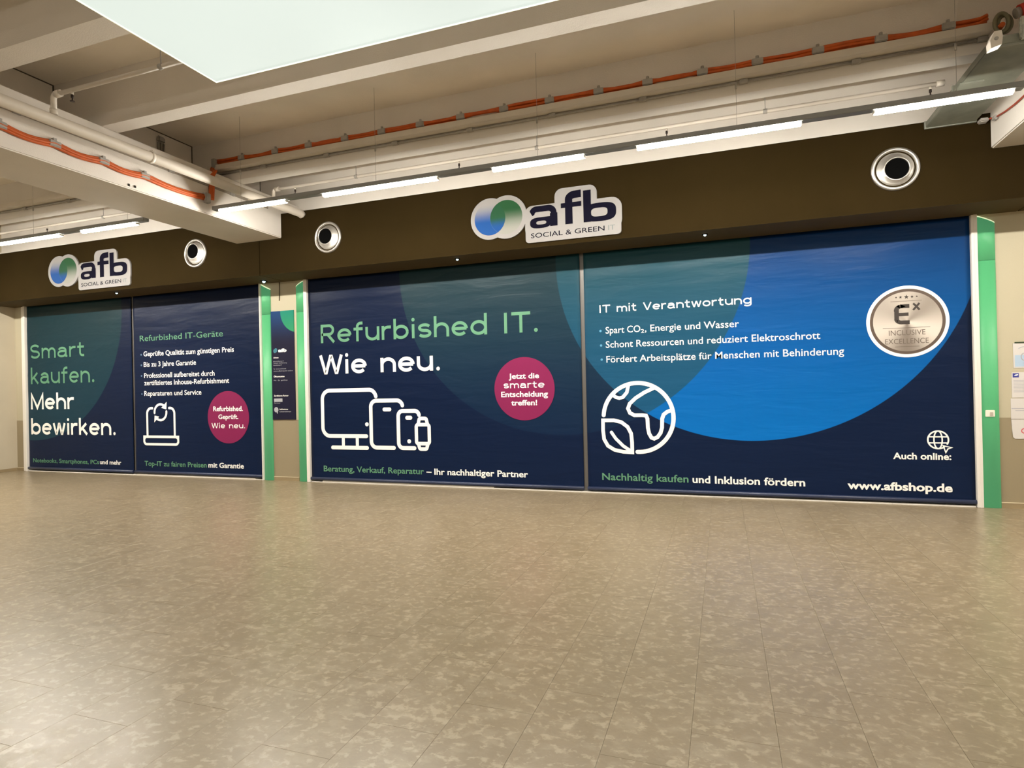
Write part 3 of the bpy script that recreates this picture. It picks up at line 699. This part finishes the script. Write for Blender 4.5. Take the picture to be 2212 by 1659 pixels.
shop_sign(0.0, 'larger-looking white afb shop sign, above the Refurbished IT. banner at mid bulkhead')
shop_sign(-8.435, 'smaller-looking white afb shop sign, above the Smart kaufen. banner at far left')

# ================================================================ ROUND AIR NOZZLES
def air_nozzle(cx, cz, tx, tz, label):
    e = empty('air_nozzle', (cx, YF, cz))
    MB().lathe(cx, YF, cz, [(0.236, 0.0), (0.236, -0.012), (0.228, -0.022), (0.210, -0.026), (0.200, -0.020), (0.196, -0.004), (0.190, 0.012)], 48).build('flange', ALU, e)
    prof = [(0.192, 0.010, 0.0), (0.180, -0.001, 0.1), (0.160, -0.006, 0.35), (0.140, -0.014, 0.7), (0.128, -0.022, 1.0), (0.120, -0.026, 1.0), (0.115, -0.020, 1.0), (0.113, 0.012, 1.0)]
    c = MB(); n = 48
    for rr, dy, q in prof:
        for k in range(n): a = 2*math.pi*k/n; c.v.append((cx+tx*q+rr*math.cos(a), YF+dy, cz+tz*q+rr*math.sin(a)))
    for i in range(len(prof)-1):
        for k in range(n): c.smooth.add(len(c.f)); c.f.append((i*n+k, i*n+(k+1) % n, (i+1)*n+(k+1) % n, (i+1)*n+k))
    c.build('nozzle_cone', ALU, e)
    b = MB(); b.poly([(cx+tx+0.1145*math.cos(2*math.pi*k/n), cz+tz+0.1145*math.sin(2*math.pi*k/n)) for k in range(n)], YF-0.012)
    b.build('nozzle_bore', BLACK, e)
    tag(e, label, 'air nozzle', 'round silver air nozzles in the brown bulkhead')
air_nozzle(-8.142, 3.80, -0.045, 0.036, 'round silver air nozzle left of the girder end, nearest the left sign')
air_nozzle(-5.550, 3.795, -0.040, 0.022, 'round silver air nozzle between the girder end and the middle sign')
air_nozzle(1.830, 3.781, 0.014, 0.0, 'largest-looking silver air nozzle, at the right above the bright blue banner')

# ================================================================ LED DOTS under the bulkhead
for x, y, r, lb in ((-3.53, 7.81, 0.022, 'tiny cold white LED under the bulkhead above the Refurbished IT. banner'), (-0.17, 7.82, 0.022, 'tiny cold white LED under the bulkhead above the bright blue disc banner'),
                    (-10.19, 7.78, 0.022, 'tiny cold white LED under the bulkhead near the two left banners'), (-7.12, 8.00, 0.032, 'brighter cold white LED under the bulkhead over the left green column cover')):
    e = empty('led_spot', (x, y, ZS)); tag(e, lb, 'led light', 'small LEDs under the bulkhead')
    bm = bmesh.new(); bmesh.ops.create_uvsphere(bm, u_segments=12, v_segments=8, radius=r*0.8, matrix=Matrix.Translation((x, y, ZS-0.008))); mb = MB(); mb.addbm(bm); mb.build('led_lens', LEDM, e, smooth_all=True)
    mb = MB(); mb.box(x-r*1.5, x+r*1.5, y-r*1.3, y+r*1.3, ZS-0.008, ZS-0.0005, 0.002); mb.build('housing', BLACK, e)

# ================================================================ GREEN COLUMN COVERS
def green_cover(x0, x1, hi_left, label):
    cx = (x0+x1)/2; r = (x1-x0)/2; e = empty('column_cover', (cx, D, 0))
    n = 20; yb = D; dep = 0.038
    def ring(zf):
        out = []
        for k in range(n+1):
            a = math.pi*k/n; x = cx-r*math.cos(a); y = yb-dep*math.sin(a)**0.8; out.append((x, y, zf(x)))
        return out
    top = lambda x: (3.322-(x-x0)/(x1-x0)*0.092) if hi_left else (3.322-(x1-x)/(x1-x0)*0.092)
    def shell(za, zb, name):
        mb = MB(); A = ring(za); B = ring(zb); mb.v = A+B
        for k in range(n): mb.smooth.add(len(mb.f)); mb.f.append((k, k+1, n+2+k, n+1+k))
        mb.f.append(tuple(reversed(range(n+1)))); mb.f.append(tuple(n+1+k for k in range(n+1))); mb.f.append((0, n+1, 2*n+1, n))
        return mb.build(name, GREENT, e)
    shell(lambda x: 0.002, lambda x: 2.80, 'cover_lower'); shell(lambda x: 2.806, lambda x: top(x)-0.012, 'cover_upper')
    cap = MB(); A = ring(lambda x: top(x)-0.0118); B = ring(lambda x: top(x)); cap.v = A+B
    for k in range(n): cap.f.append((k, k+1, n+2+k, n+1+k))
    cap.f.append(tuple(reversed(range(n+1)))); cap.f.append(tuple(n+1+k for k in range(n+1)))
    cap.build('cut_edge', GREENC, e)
    tag(e, label, 'column cover', 'bright green half-round column covers')
green_cover(-7.364, -7.180, True, 'green half-round cover left of the narrow navy notice panel')
green_cover(-6.652, -6.479, False, 'green half-round cover right of the narrow navy notice panel')
green_cover(2.760, 2.935, True, 'green half-round cover at the right end beside the notices, with a small white switch')
sw = MB(); sw.box(2.792, 2.880, D-0.052, D-0.037, 1.033, 1.108, 0.004); s_ = sw.build('wall_switch', mat('ivory_plastic', (0.82, 0.78, 0.68), 0.4), None, loc=(2.836, D-0.037, 1.033))
tag(s_, 'small square white switch on the rightmost green cover', 'switch')
q = MB(); q.box(2.832, 2.862, D-0.057, D-0.052, 1.045, 1.085, 0.002); q.build('rocker', mat('beige_rocker', (0.45, 0.40, 0.33), 0.5), s_)

# ================================================================ NARROW NOTICE PANEL between the green covers
nm = bpy.data.materials.new('notice_print'); nm.use_nodes = True; g = NG(nm); tc = g.n('ShaderNodeTexCoord'); sp = g.n('ShaderNodeSeparateXYZ'); g.L.new(tc.outputs['Object'], sp.inputs[0])
x, z = sp.outputs[0], sp.outputs[2]
dk = g.mix(g.ramp(z, 1.25, 1.95, 0, 1, True), (0.013, 0.012, 0.030, 1), (0.012, 0.05, 0.16, 1))
cc = g.mix(g.ramp(z, 1.45, 1.85), (0.035, 0.26, 0.11, 1), (0.012, 0.20, 0.15, 1))
g.put(nm.node_tree.nodes['Principled BSDF'].inputs['Base Color'], g.mix(g.circ(x, z, 0.318, 1.803, 0.348), dk, cc)); nm.node_tree.nodes['Principled BSDF'].inputs['Roughness'].default_value = 0.6; nm.node_tree.nodes['Principled BSDF'].inputs['Specular IOR Level'].default_value = 0.1
pn = MB(); pn.box(-7.176, -6.706, D-0.014, D, 1.023, 2.846, 0.002)
notice = pn.build('notice_panel', nm, None, loc=(-6.945, D, 1.02)); tag(notice, 'tall narrow navy notice panel with green corner disc between two green covers', 'notice panel')
YN = D-0.0150
text('afb', -7.033, -6.862, 2.155, 0.060, YN, WHITE, notice, 0.05)
em = MB(); em.poly([(-7.105+.03*math.cos(a*math.pi/10), 2.178+.036*math.sin(a*math.pi/10)) for a in range(20)], YN); em.poly([(-7.082+.03*math.cos(a*math.pi/10), 2.19+.036*math.sin(a*math.pi/10)) for a in range(20)], YN-.0003)
em.build('emblem', mat('teal_emblem_print', (0.03, 0.16, 0.22), 0.5), notice)
text('Adresse', -7.137, -7.030, 2.055, 0.022, YN, WHITE, notice, 0.02)
NLG = mat('light_grey_print', (0.38, 0.38, 0.42), 0.5)
for s_, x0, x1, z_ in (('afb social & green IT', -7.139, -6.924, 1.996), ('Verkauf und Beratung', -7.137, -6.862, 1.966), ('Refurbished IT', -7.137, -6.964, 1.930),
                       ('Tel.  Service und Kontakt', -7.139, -6.878, 1.868), ('www.afbshop.de online', -7.139, -6.744, 1.832), ('Mo - Sa  geöffnet', -7.137, -6.854, 1.676)):
    text(s_, x0, x1, z_, 0.017, YN, NLG, notice, 0.0)
text('Öffnungszeiten', -7.137, -6.916, 1.735, 0.026, YN, WHITE, notice, 0.02)
text('Zertifizierte Partner', -7.140, -6.842, 1.412, 0.026, YN, WHITE, notice, 0.02)
lb_ = MB(); lb_.box(-7.139, -6.967, YN-.0006, YN, 1.322, 1.378); lb_.build('partner_mark', NLG, notice)
text('Partner', -7.137, -7.01, 1.292, 0.018, YN, NLG, notice, 0.0)
em = MB(); em.poly([(-7.098+.045*math.cos(a*math.pi/10), 1.19+.045*math.sin(a*math.pi/10)) for a in range(20)], YN); em.box(-7.085, -7.065, YN-.0005, YN, 1.125, 1.16); em.build('round_mark', NLG, notice)
text('Inklusions', -7.028, -6.857, 1.186, 0.024, YN, WHITE, notice, 0.02); text('Unternehmen', -7.029, -6.798, 1.148, 0.022, YN, NLG, notice, 0.01)
wc = MB(); wc.tube([(-6.986, D-0.006, 3.33), (-6.988, D-0.006, 3.15), (-6.996, D-0.006, 3.02)], 0.008, 8)
o = wc.build('hanging_cable', mat('dark_brown_cable', (0.10, 0.075, 0.05), 0.6), None, loc=(-6.986, D, 3.33)); tag(o, 'short dark cable hanging on the cream wall above the navy notice panel', 'cable')

# ================================================================ PAPER NOTICES on the right wall
def paper(x0, x1, z0, z1, label, tilt=0.0):
    m_ = MB(); m_.box(x0, x1, D-0.004, D-0.0005, z0, z1); o = m_.build('paper_notice', PAPER, None, loc=(x0, D, z0)); tag(o, label, 'notice', 'paper notices on the right wall'); return o
YP = D-0.0046
p1 = paper(3.078, 3.42, 1.575, 1.855, 'topmost paper notice, pale blue print in a clear sleeve, right of the green cover')
q = MB(); q.box(3.092, 3.42, D-0.010, D-0.004, 1.853, 1.868, 0.002); q.build('clip_strip', mat('dark_green_clip', (0.03, 0.05, 0.02), 0.4), p1)
q = MB(); q.box(3.092, 3.42, YP, YP+.0004, 1.59, 1.72); q.build('blue_print', mat('pale_blue_print', (0.40, 0.52, 0.66), 0.5), p1)
q = MB(); q.stroke([(3.13, 1.795), (3.16, 1.81), (3.20, 1.815), (3.42, 1.81)], 0.008, YP-.0003); q.stroke(arc(3.185, 1.70, 0.035, 0.042, 90, 400, 20), 0.010, YP-.0006); q.build('grey_print', NLG, p1)
p2 = paper(3.058, 3.42, 1.245, 1.528, 'second paper notice from the top, with small dark blue square logo')
q = MB(); q.box(3.068, 3.125, YP, YP+.0004, 1.470, 1.518); lg = q.build('logo_square', mat('dark_blue_print', (0.035, 0.04, 0.25), 0.5), p2)
q = MB(); q.poly([(3.08, 1.492), (3.095, 1.503), (3.118, 1.508), (3.118, 1.497), (3.10, 1.488)], YP-.0004); q.build('bird_mark', WHITE, lg)
for i in range(9):
    q = MB(); q.box(3.075, 3.42, YP, YP+.0003, 1.435-0.016*i, 1.440-0.016*i); q.build('text_line', NLG, p2)
p3 = paper(3.045, 3.42, 1.005, 1.236, 'third paper notice from the top, with two grey lines of print')
q = MB(); q.box(3.05, 3.42, YP, YP+.0003, 1.118, 1.126); q.build('text_line', NLG, p3); q = MB(); q.box(3.085, 3.42, YP, YP+.0003, 1.096, 1.102); q.build('text_line', NLG, p3)
m_ = MB(); m_.prism([(3.046, 0.999), (3.05, 0.90), (3.060, 0.80), (3.075, 0.784), (3.42, 0.784), (3.42, 0.999)], D-0.006, D-0.0005)
p4 = m_.build('paper_notice', PAPER, None, loc=(3.05, D, 0.784)); tag(p4, 'lowest paper notice with a red ring mark, over the beige dado', 'notice', 'paper notices on the right wall')
q = MB(); q.stroke(arc(3.165, 0.872, 0.028, 0.026, 0, 360, 20), 0.010, D-0.0066, closed=True); q.build('red_ring_mark', mat('red_print', (0.6, 0.10, 0.12), 0.5), p4)

# ================================================================ LINEAR LAMPS on their hanging rails
YLp = 6.14
def rail(x0, x1, hangers, label):
    e = empty('lamp_rail', ((x0+x1)/2, YLp, 3.94)); m_ = MB()
    m_.box(x0, x1, YLp-0.044, YLp+0.044, 3.885, 3.935, 0.004); m_.build('rail_body', RAIL, e)
    for x in hangers:
        h = MB(); h.tube([(x, YLp, 3.935), (x, YLp, ZSLAB)], 0.0018, 6); h.tube([(x, YLp, 4.30), (x, YLp, 4.36)], 0.010, 8); h.build('hanger_wire', GREY, e)
    tag(e, label, 'lamp rail', 'grey hanging lamp rails')
rail(-6.245, 2.42, (-5.80, -3.80, -1.81, 0.18, 1.95), 'long grey lamp rail right of the girder')
rail(XL+0.15, -7.45, (-13.2, -11.7, -9.74, -7.8), 'grey lamp rail left of the girder')
def lamp(x0, x1, label=None, md=None):
    e = empty('linear_lamp', ((x0+x1)/2, YLp, 3.885)); m_ = MB()
    y0, y1, za, zb = YLp-0.029, YLp+0.029, 3.846, 3.884
    y0, y1, za, zb = YLp-0.036, YLp+0.036, 3.850, 3.884
    pr = [(y0, zb), (y0, zb-0.006), (y0+0.018, za+0.004), (y0+0.024, za), (y1-0.024, za), (y1-0.018, za+0.004), (y1, zb-0.006), (y1, zb)]
    m_.v = [(x0+0.012, y, z_) for y, z_ in pr]+[(x1-0.012, y, z_) for y, z_ in pr]; k = len(pr)
    for i in range(k): m_.f.append(((i+1) % k, i, k+i, k+(i+1) % k))
    o = m_.build('diffuser', [md or LAMPM, LAMPS], e)
    for i in (0, 6): o.data.polygons[i].material_index = 1
    for xe in ((x0, x0+0.0118), (x1-0.0118, x1)):
        c = MB(); c.box(xe[0], xe[1], y0+0.004, y1-0.004, za+0.006, zb, 0.003); c.build('end_cap', WMETAL, e)
    tag(e, label or 'white linear ceiling lamp', 'lamp', 'white linear lamps on hanging rails'); return e
for a, b, l in ((-6.15, -5.08, 'short glowing linear lamp crossing in front of the girder end, first right of it'), (-4.54, -2.99, 'long glowing linear lamp, second from the girder to the right'),
                (-2.33, -1.30, 'short glowing linear lamp, third from the girder, above the middle sign'), (-0.77, 0.74, 'long glowing linear lamp, fourth from the girder to the right'),
                (1.32, 2.35, 'short glowing linear lamp at the right end, under the galvanised duct'), (-8.70, -7.61, 'short glowing linear lamp just left of the girder'),
                (-10.84, -9.13, 'long glowing linear lamp left of the girder, cut by the left frame edge'), (-13.2, -11.7, 'linear lamp farthest left near the left wall, out of the frame')):
    lamp(a, b, l)
# unseen lamp rows added behind the camera as fill light for the hall
for yy in (-1.6, -6.2):
    for x0 in (-12.5, -9.0, -5.4, -2.0, 1.0, 4.6, 7.6):
        o = lamp(x0, x0+1.5, 'added fill lamp of the %s row behind the photographer' % ('nearer' if yy > -3 else 'farther'), LAMPFILL); 
        o.location.y = yy; o['group'] = 'added fill lamps of the %s row behind the camera' % ('nearer' if yy > -3 else 'farther')
        h = MB(); h.box(x0+0.3, x0+1.2, yy-0.02, yy+0.02, 3.885, 3.92); h.box(x0+0.7, x0+0.8, yy-0.01, yy+0.01, 3.92, ZRIB if False else ZSLAB); h.build('mount', RAIL, o)
for x0, l in ((4.2, 'linear lamp first beyond the right girder, out of the frame'), (7.3, 'linear lamp nearest the right wall, out of the frame')): lamp(x0, x0+1.5, l)

# ================================================================ LUMINOUS CEILING PANEL
def light_panel(x0, x1, y0, y1, label):
    zb = 4.15; e = empty('light_panel', ((x0+x1)/2, (y0+y1)/2, zb))
    m_ = MB(); nx, ny = 12, 12          # stretched fabric, a touch bowed
    for j in range(ny+1):
        for i in range(nx+1):
            u = i/nx; v = j/ny; m_.v.append((x0+0.012+(x1-x0-0.024)*u, y0+0.012+(y1-y0-0.024)*v, zb+0.004))
    for j in range(ny):
        for i in range(nx): a = j*(nx+1)+i; m_.f.append((a, a+nx+1, a+nx+2, a+1))
    m_.build('fabric', PANELM, e)
    fr = MB(); fr.box(x0, x1, y0, y0+0.012, zb, zb+0.02); fr.box(x0, x1, y1-0.012, y1, zb, zb+0.02); fr.box(x0, x0+0.012, y0+0.012, y1-0.012, zb, zb+0.02); fr.box(x1-0.012, x1, y0+0.012, y1-0.012, zb, zb+0.02)
    fr.build('edge_strip', EDGEM, e)
    bx = MB(); bx.box(x0+0.02, x1-0.02, y0+0.02, y1-0.02, zb+0.02, zb+0.14); bx.build('box_body', WMETAL, e)
    hg = MB()
    for x in (x0+0.6, x1-0.6):
        for y in (y0+0.5, y1-0.5): hg.tube([(x, y, zb+0.14), (x, y, ZSLAB)], 0.004, 6)
    hg.build('hanger_wire', GREY, e)
    tag(e, label, 'light panel')
light_panel(-4.033, 1.6, -0.9, 4.015, 'large square luminous ceiling panel with pale greenish glow')

# ================================================================ PIPES, TRUNKING, CABLES
def thing_mesh(mb, name, m, loc, label, cat, group=None, smooth=False):
    o = mb.build(name, m, None, loc=loc, smooth_all=smooth); tag(o, label, cat, group); return o
mp = MB(); mp.tube([(-6.150, YB+0.05, 4.20), (-6.125, 4.0, 4.20), (-6.06, 6.4, 4.20), (-6.008, 7.52, 4.198), (-6.004, 7.57, 4.190), (-6.003, 7.592, 4.178)], 0.058, 20)
mainp = thing_mesh(mp, 'water_pipe', PIPE, (-6.1, 0, 4.2), 'thick white pipe running beside the girder to the brown bulkhead', 'pipe')
for y in (2.2, 3.3, 5.1, 6.9): br = MB(); br.box(-6.40, -6.05, y-0.012, y+0.012, 4.262, 4.274); br.tube([(-6.1, y-0.02, 4.20), (-6.1, y+0.02, 4.20)], 0.064, 16); br.build('pipe_bracket', PIPE, mainp)
def branch(y, z, x1, heads, label, x0=-6.1):
    m_ = MB(); m_.tube([(x0+0.02, y, z), (x1, y, z)], 0.021, 12)
    o = thing_mesh(m_, 'sprinkler_pipe', PIPE, (x0, y, z), label, 'pipe', 'thin white sprinkler pipes')
    if x0 > -8: 
        f = MB(); f.tube([(-6.10, y, 4.255), (-6.10, y, z-0.03), (-6.085, y, z-0.008), (-6.05, y, z)], 0.027, 12); f.tube([(-6.065, y, z), (-6.0, y, z)], 0.033, 12); f.tube([(-6.10, y, 4.25), (-6.10, y, 4.30)], 0.034, 12)
        f.build('elbow_fitting', PIPE, o)
    f = MB(); f.tube([(x1-0.07, y, z), (x1, y, z)], 0.030, 12); f.build('end_cap', PIPE, o)
    for x in heads:
        h = MB(); h.tube([(x, y, z-0.019), (x, y, z-0.045)], 0.012, 10); h.build('drop_nipple', PIPE, o)
        h = MB(); h.tube([(x, y, z-0.045), (x, y, z-0.075)], 0.013, 8); h.tube([(x, y, z-0.075), (x, y, z-0.105)], 0.006, 6); h.tube([(x, y, z-0.105), (x, y, z-0.111)], 0.021, 10)
        h.build('sprinkler_head', mat('bronze_sprinkler', (0.03, 0.018, 0.014), 0.4, metal=0.5), o)
    hg = MB(); x = x0+1.4
    while x < x1: hg.tube([(x, y, z+0.02), (x, y, ZSLAB)], 0.005, 6); hg.tube([(x-0.02, y, z), (x+0.02, y, z)], 0.026, 12); x += 2.6
    hg.build('pipe_hanger', GREY, o)
branch(7.09, 4.43, 2.15, (-5.72, -3.15, -0.545, 2.03), 'thin white sprinkler pipe behind the lamps, near the brown bulkhead')
branch(4.05, 4.44, 2.4, (-5.84, -3.2, -0.6, 2.0), 'thin white sprinkler pipe beside the corner of the luminous panel')
branch(7.09, 4.43, -7.6, (-10.90, -8.3, -13.2), 'thin white sprinkler pipe left of the girder', x0=XL+0.1)

# white trunking along the rib, left and right bay
for x0, x1, l in ((-6.75, 2.36, 'white cable trunking along the rib under the orange cables'), (XL+0.02, -7.30, 'white cable trunking along the rib left of the girder')):
    m_ = MB(); m_.box(x0, x1, 6.52, 6.638, 4.600, 4.672, 0.004)
    o = thing_mesh(m_, 'cable_trunking', PIPE, (x0, 6.64, 4.6), l, 'trunking', 'white trunking on the rib')
    m_ = MB(); m_.tube([(x0, 6.625, 4.575), (x1, 6.625, 4.575)], 0.013, 8); m_.build('grey_conduit', GREY, o)
    x = x0+0.9
    while x < x1: b = MB(); b.box(x-0.04, x+0.04, 6.60, 6.638, 4.555, 4.597, 0.003); b.build('saddle_clip', GREY, o); x += 1.02
# orange cable bundle along the rib
clips = [-6.17, -5.60, -5.06, -4.50, -3.96, -3.42, -2.88, -2.33, -1.78, -1.22, -0.69, -0.13, 0.40, 0.95, 1.49, 2.03]
rd = random.Random(4)
def bundle(path_fn, n, name, label, loc):
    e = empty(name, loc); tag(e, label, 'cable')
    for k in range(n):
        m_ = MB(); m_.tube(path_fn(k), 0.018, 8); m_.build('cable_strand', ORANGE, e, smooth_all=False)
    return e
offs = [(0.0, 0.016), (0.0, -0.014), (-0.022, 0.0), (-0.024, 0.028)]
sag = [[rd.uniform(0.008, 0.030)*(1 if rd.random() < .75 else -0.5) for _ in clips] for _ in range(4)]
def path_r(k):
    P = []; cs = [-6.60]+clips+[2.33]
    for i in range(len(cs)-1):
        for j in range(6):
            t = j/6; P.append((cs[i]+(cs[i+1]-cs[i])*t, 6.585+offs[k][0], 4.715+offs[k][1]-sag[k][i % 16]*math.sin(math.pi*t)))
    P.append((2.33, 6.585+offs[k][0], 4.73+offs[k][1])); return P
ob = bundle(path_r, 4, 'orange_cable_bundle', 'orange cable bundle clipped along the rib above the white trunking', (-2, 6.6, 4.72))
for x in clips:
    b = MB(); b.box(x-0.055, x+0.055, 6.535, 6.618, 4.688, 4.755, 0.008); b.tube([(x, 6.565, 4.75), (x, 6.565, 4.785)], 0.016, 8); b.box(x-0.012, x+0.012, 6.60, 6.65, 4.70, 4.78); b.build('cable_clip', GREY, ob)
# orange bundle down from the rib and along the girder face
def path_v(k):
    o = 0.018*(k-0.5)
    return [(-6.60, 6.57+o, 4.715), (-6.64, 6.55+o, 4.70), (-6.66+o, 6.52, 4.62), (-6.60+o, 6.46, 4.52), (-6.42+o, 6.33, 4.475+0.02), (-6.375+o, 6.24, 4.40), (-6.372+o*.5, 6.215+o, 4.22), (-6.372+o*.5, 6.21+o, 4.08), (-6.375, 6.18, 4.065+o)]
ov = bundle(path_v, 3, 'orange_cable_drop', 'orange cables dropping from the rib to the girder face', (-6.4, 6.2, 4.4))
for (x, y, z_) in ((-6.63, 6.56, 4.70), (-6.375, 6.16, 4.075)):
    b = MB(); b.box(x-0.03, x+0.035, y-0.06, y+0.03, z_-0.07, z_+0.06, 0.01); b.build('cable_clip', GREY, ov)
gc = [6.12, 5.245, 4.747, 4.233, 3.74, 3.24, 2.74, 2.2]
def path_g(k):
    P = []
    for i in range(len(gc)-1):
        for j in range(6):
            t = j/6; P.append((-6.380+(0.012 if k == 1 else 0), gc[i]+(gc[i+1]-gc[i])*t, 4.076+0.024*(k-1)-(0.026+0.006*k)*math.sin(math.pi*t)))
    return P+[(-6.38, gc[-1], 4.076)]
og = bundle(path_g, 3, 'orange_cable_run', 'orange cables sagging between clips along the girder face', (-6.38, 4.5, 4.08))
for y in gc[1:]:
    b = MB(); b.box(-6.40, -6.352, y-0.06, y+0.06, 4.040, 4.104, 0.008); b.box(-6.40, -6.36, y-0.015, y+0.015, 4.10, 4.13); b.build('cable_clip', GREY, og)
# grey flat conduit behind the thick pipe
m_ = MB(); m_.box(-6.40, -6.385, YB+0.1, 7.3, 4.245, 4.290, 0.002)
o = thing_mesh(m_, 'flat_conduit', mat('taupe_conduit', (0.30, 0.26, 0.21), 0.6), (-6.4, 0, 4.27), 'flat taupe conduit on the girder face behind the thick white pipe', 'conduit')
for y in (5.62, 3.9, 6.6): b = MB(); b.box(-6.40, -6.372, y-0.04, y+0.04, 4.238, 4.298, 0.003); b.build('conduit_joint', GREY, o)
# grey conduits with a cap on the girder web
e = empty('conduit_cluster', (-7.13, 6.1, 4.6)); tag(e, 'short cluster of grey conduits with a cap on the girder, left of the orange drop', 'conduit')
for k in range(3): b = MB(); b.tube([(-7.118, 6.075+0.04*k, 4.48), (-7.118, 6.075+0.04*k, 4.90)], 0.015, 8); b.build('conduit_tube', GREY, e)
b = MB(); b.box(-7.138, -7.09, 6.05, 6.17, 4.90, 4.99, 0.02); b.build('conduit_cap', GREY, e)
# two small anchor plates on the girder
for y, z_, l in ((5.059, 3.912, 'nearer of two tiny dark anchor plates on the girder face'), (5.135, 3.915, 'farther of two tiny dark anchor plates on the girder face')):
    b = MB(); b.box(-6.40, -6.392, y-0.014, y+0.014, z_-0.014, z_+0.014, 0.003); o = thing_mesh(b, 'anchor_plate', JOINT, (-6.4, y, z_), l, 'anchor', 'tiny anchor plates on the girder')
    b = MB(); b.box(-6.393, -6.388, y+0.008, y+0.024, z_-0.01, z_+0.012, 0.002); b.build('bolt', WMETAL, o)

# ================================================================ DUCT and fittings at the right girder
d_ = MB(); x0, x1 = 2.115, 2.565
d_.box(x0, x1, 5.90, 7.59, 4.172, 4.237, 0.006)
duct = thing_mesh(d_, 'air_duct', GALV, (2.34, 7.6, 4.17), 'grey galvanised duct running along the right girder to the bulkhead', 'duct')
for y in (5.92, 6.75, 7.575): b = MB(); b.box(x0-0.010, x1+0.010, y-0.012, y+0.012, 4.163, 4.247, 0.003); b.build('duct_flange', mat('galvanised_flange', (0.26, 0.27, 0.23), 0.45, metal=0.3), duct)
b = MB(); b.box(x0-0.02, x0+0.17, 6.52, 6.74, 4.155, 4.172, 0.004); b.build('access_cover', GALV, duct)
fo = mat('crinkled_foil', (0.42, 0.43, 0.38), 0.35, metal=0.4, noise=0.35, nscale=30, bump=0.9, bscale=40)
f = MB(); pts = [(2.60+0.004*k*(k-11)/11, 5.30+0.052*k, 4.315-0.004*k+0.012*math.sin(k*0.9)) for k in range(12)]; f.tube(pts, [0.075+0.010*(k % 2) for k in range(12)], 16)
f.box(2.30, 2.66, 5.86, 5.905, 4.18, 4.36, 0.01)
o = thing_mesh(f, 'foil_hose', fo, (2.6, 5.9, 4.3), 'crinkled silver foil hose at the near end of the grey duct', 'hose')
ho = MB(); c0 = Vector((2.375, 6.40, 4.590)); ho.tube([(c0.x+0.050*math.cos(a*math.pi/14), c0.y, c0.z+0.082*math.sin(a*math.pi/14)) for a in range(28)], 0.016, 10, closed=True)
ho.tube([(c0.x+0.035+0.050*math.cos(a*math.pi/14), c0.y+0.035, c0.z+0.076*math.sin(a*math.pi/14)) for a in range(28)], 0.015, 10, closed=True)
o = thing_mesh(ho, 'cable_coil', mat('olive_grey_hose', (0.17, 0.155, 0.09), 0.6), (2.37, 6.4, 4.59), 'looped olive grey hose at the right end of the orange cables', 'coil', smooth=True)
b = MB(); b.tube([(2.37, 6.37, 4.56), (2.37, 6.46, 4.56)], 0.022, 10); b.build('orange_cable_end', ORANGE, o)
b = MB(); b.prism([(2.015, 4.03), (2.085, 4.05), (2.092, 4.11), (2.085, 4.158), (2.04, 4.158), (2.010, 4.09)], 5.62, 5.70); o = thing_mesh(b, 'junction_box', PIPE, (2.05, 5.66, 4.03), 'small white angular junction box under the looped hose', 'junction box')
b = MB(); b.tube([(2.05, 5.614, 4.10), (2.05, 5.6195, 4.10)], 0.014, 10); b.build('knockout', GREY, o)
b = MB(); b.tube([(2.505, 6.40, 4.655), (2.64, 6.40, 4.700)], 0.060, 18); o = thing_mesh(b, 'alarm_sounder', REDM, (2.57, 6.4, 4.68), 'red round alarm sounder at the top right corner', 'alarm')
b = MB(); b.tube([(2.475, 6.40, 4.645), (2.507, 6.40, 4.656)], 0.045, 16); b.build('sounder_base', GREY, o)
rc = MB(); rc.tube([(2.682, 6.60, 4.065), (2.684, 6.80, 4.078), (2.684, 7.0, 4.08), (2.684, 7.2, 4.098), (2.684, 7.40, 4.128), (2.675, 7.53, 4.165), (2.60, 7.56, 4.155), (2.59, 7.58, 4.15)], 0.009, 8)
o = thing_mesh(rc, 'red_cable', mat('faded_red_cable', (0.36, 0.06, 0.03), 0.5), (2.68, 7.1, 4.1), 'thin faded red cable drooping along the right girder below the duct', 'cable')
b = MB(); b.box(2.58, 2.66, 7.50, 7.585, 4.135, 4.175, 0.01); b.build('cable_gland', GREY, o)
b = MB(); b.box(2.66, 2.698, 7.38, 7.45, 4.10, 4.15, 0.01); b.build('cable_gland', GREY, o)
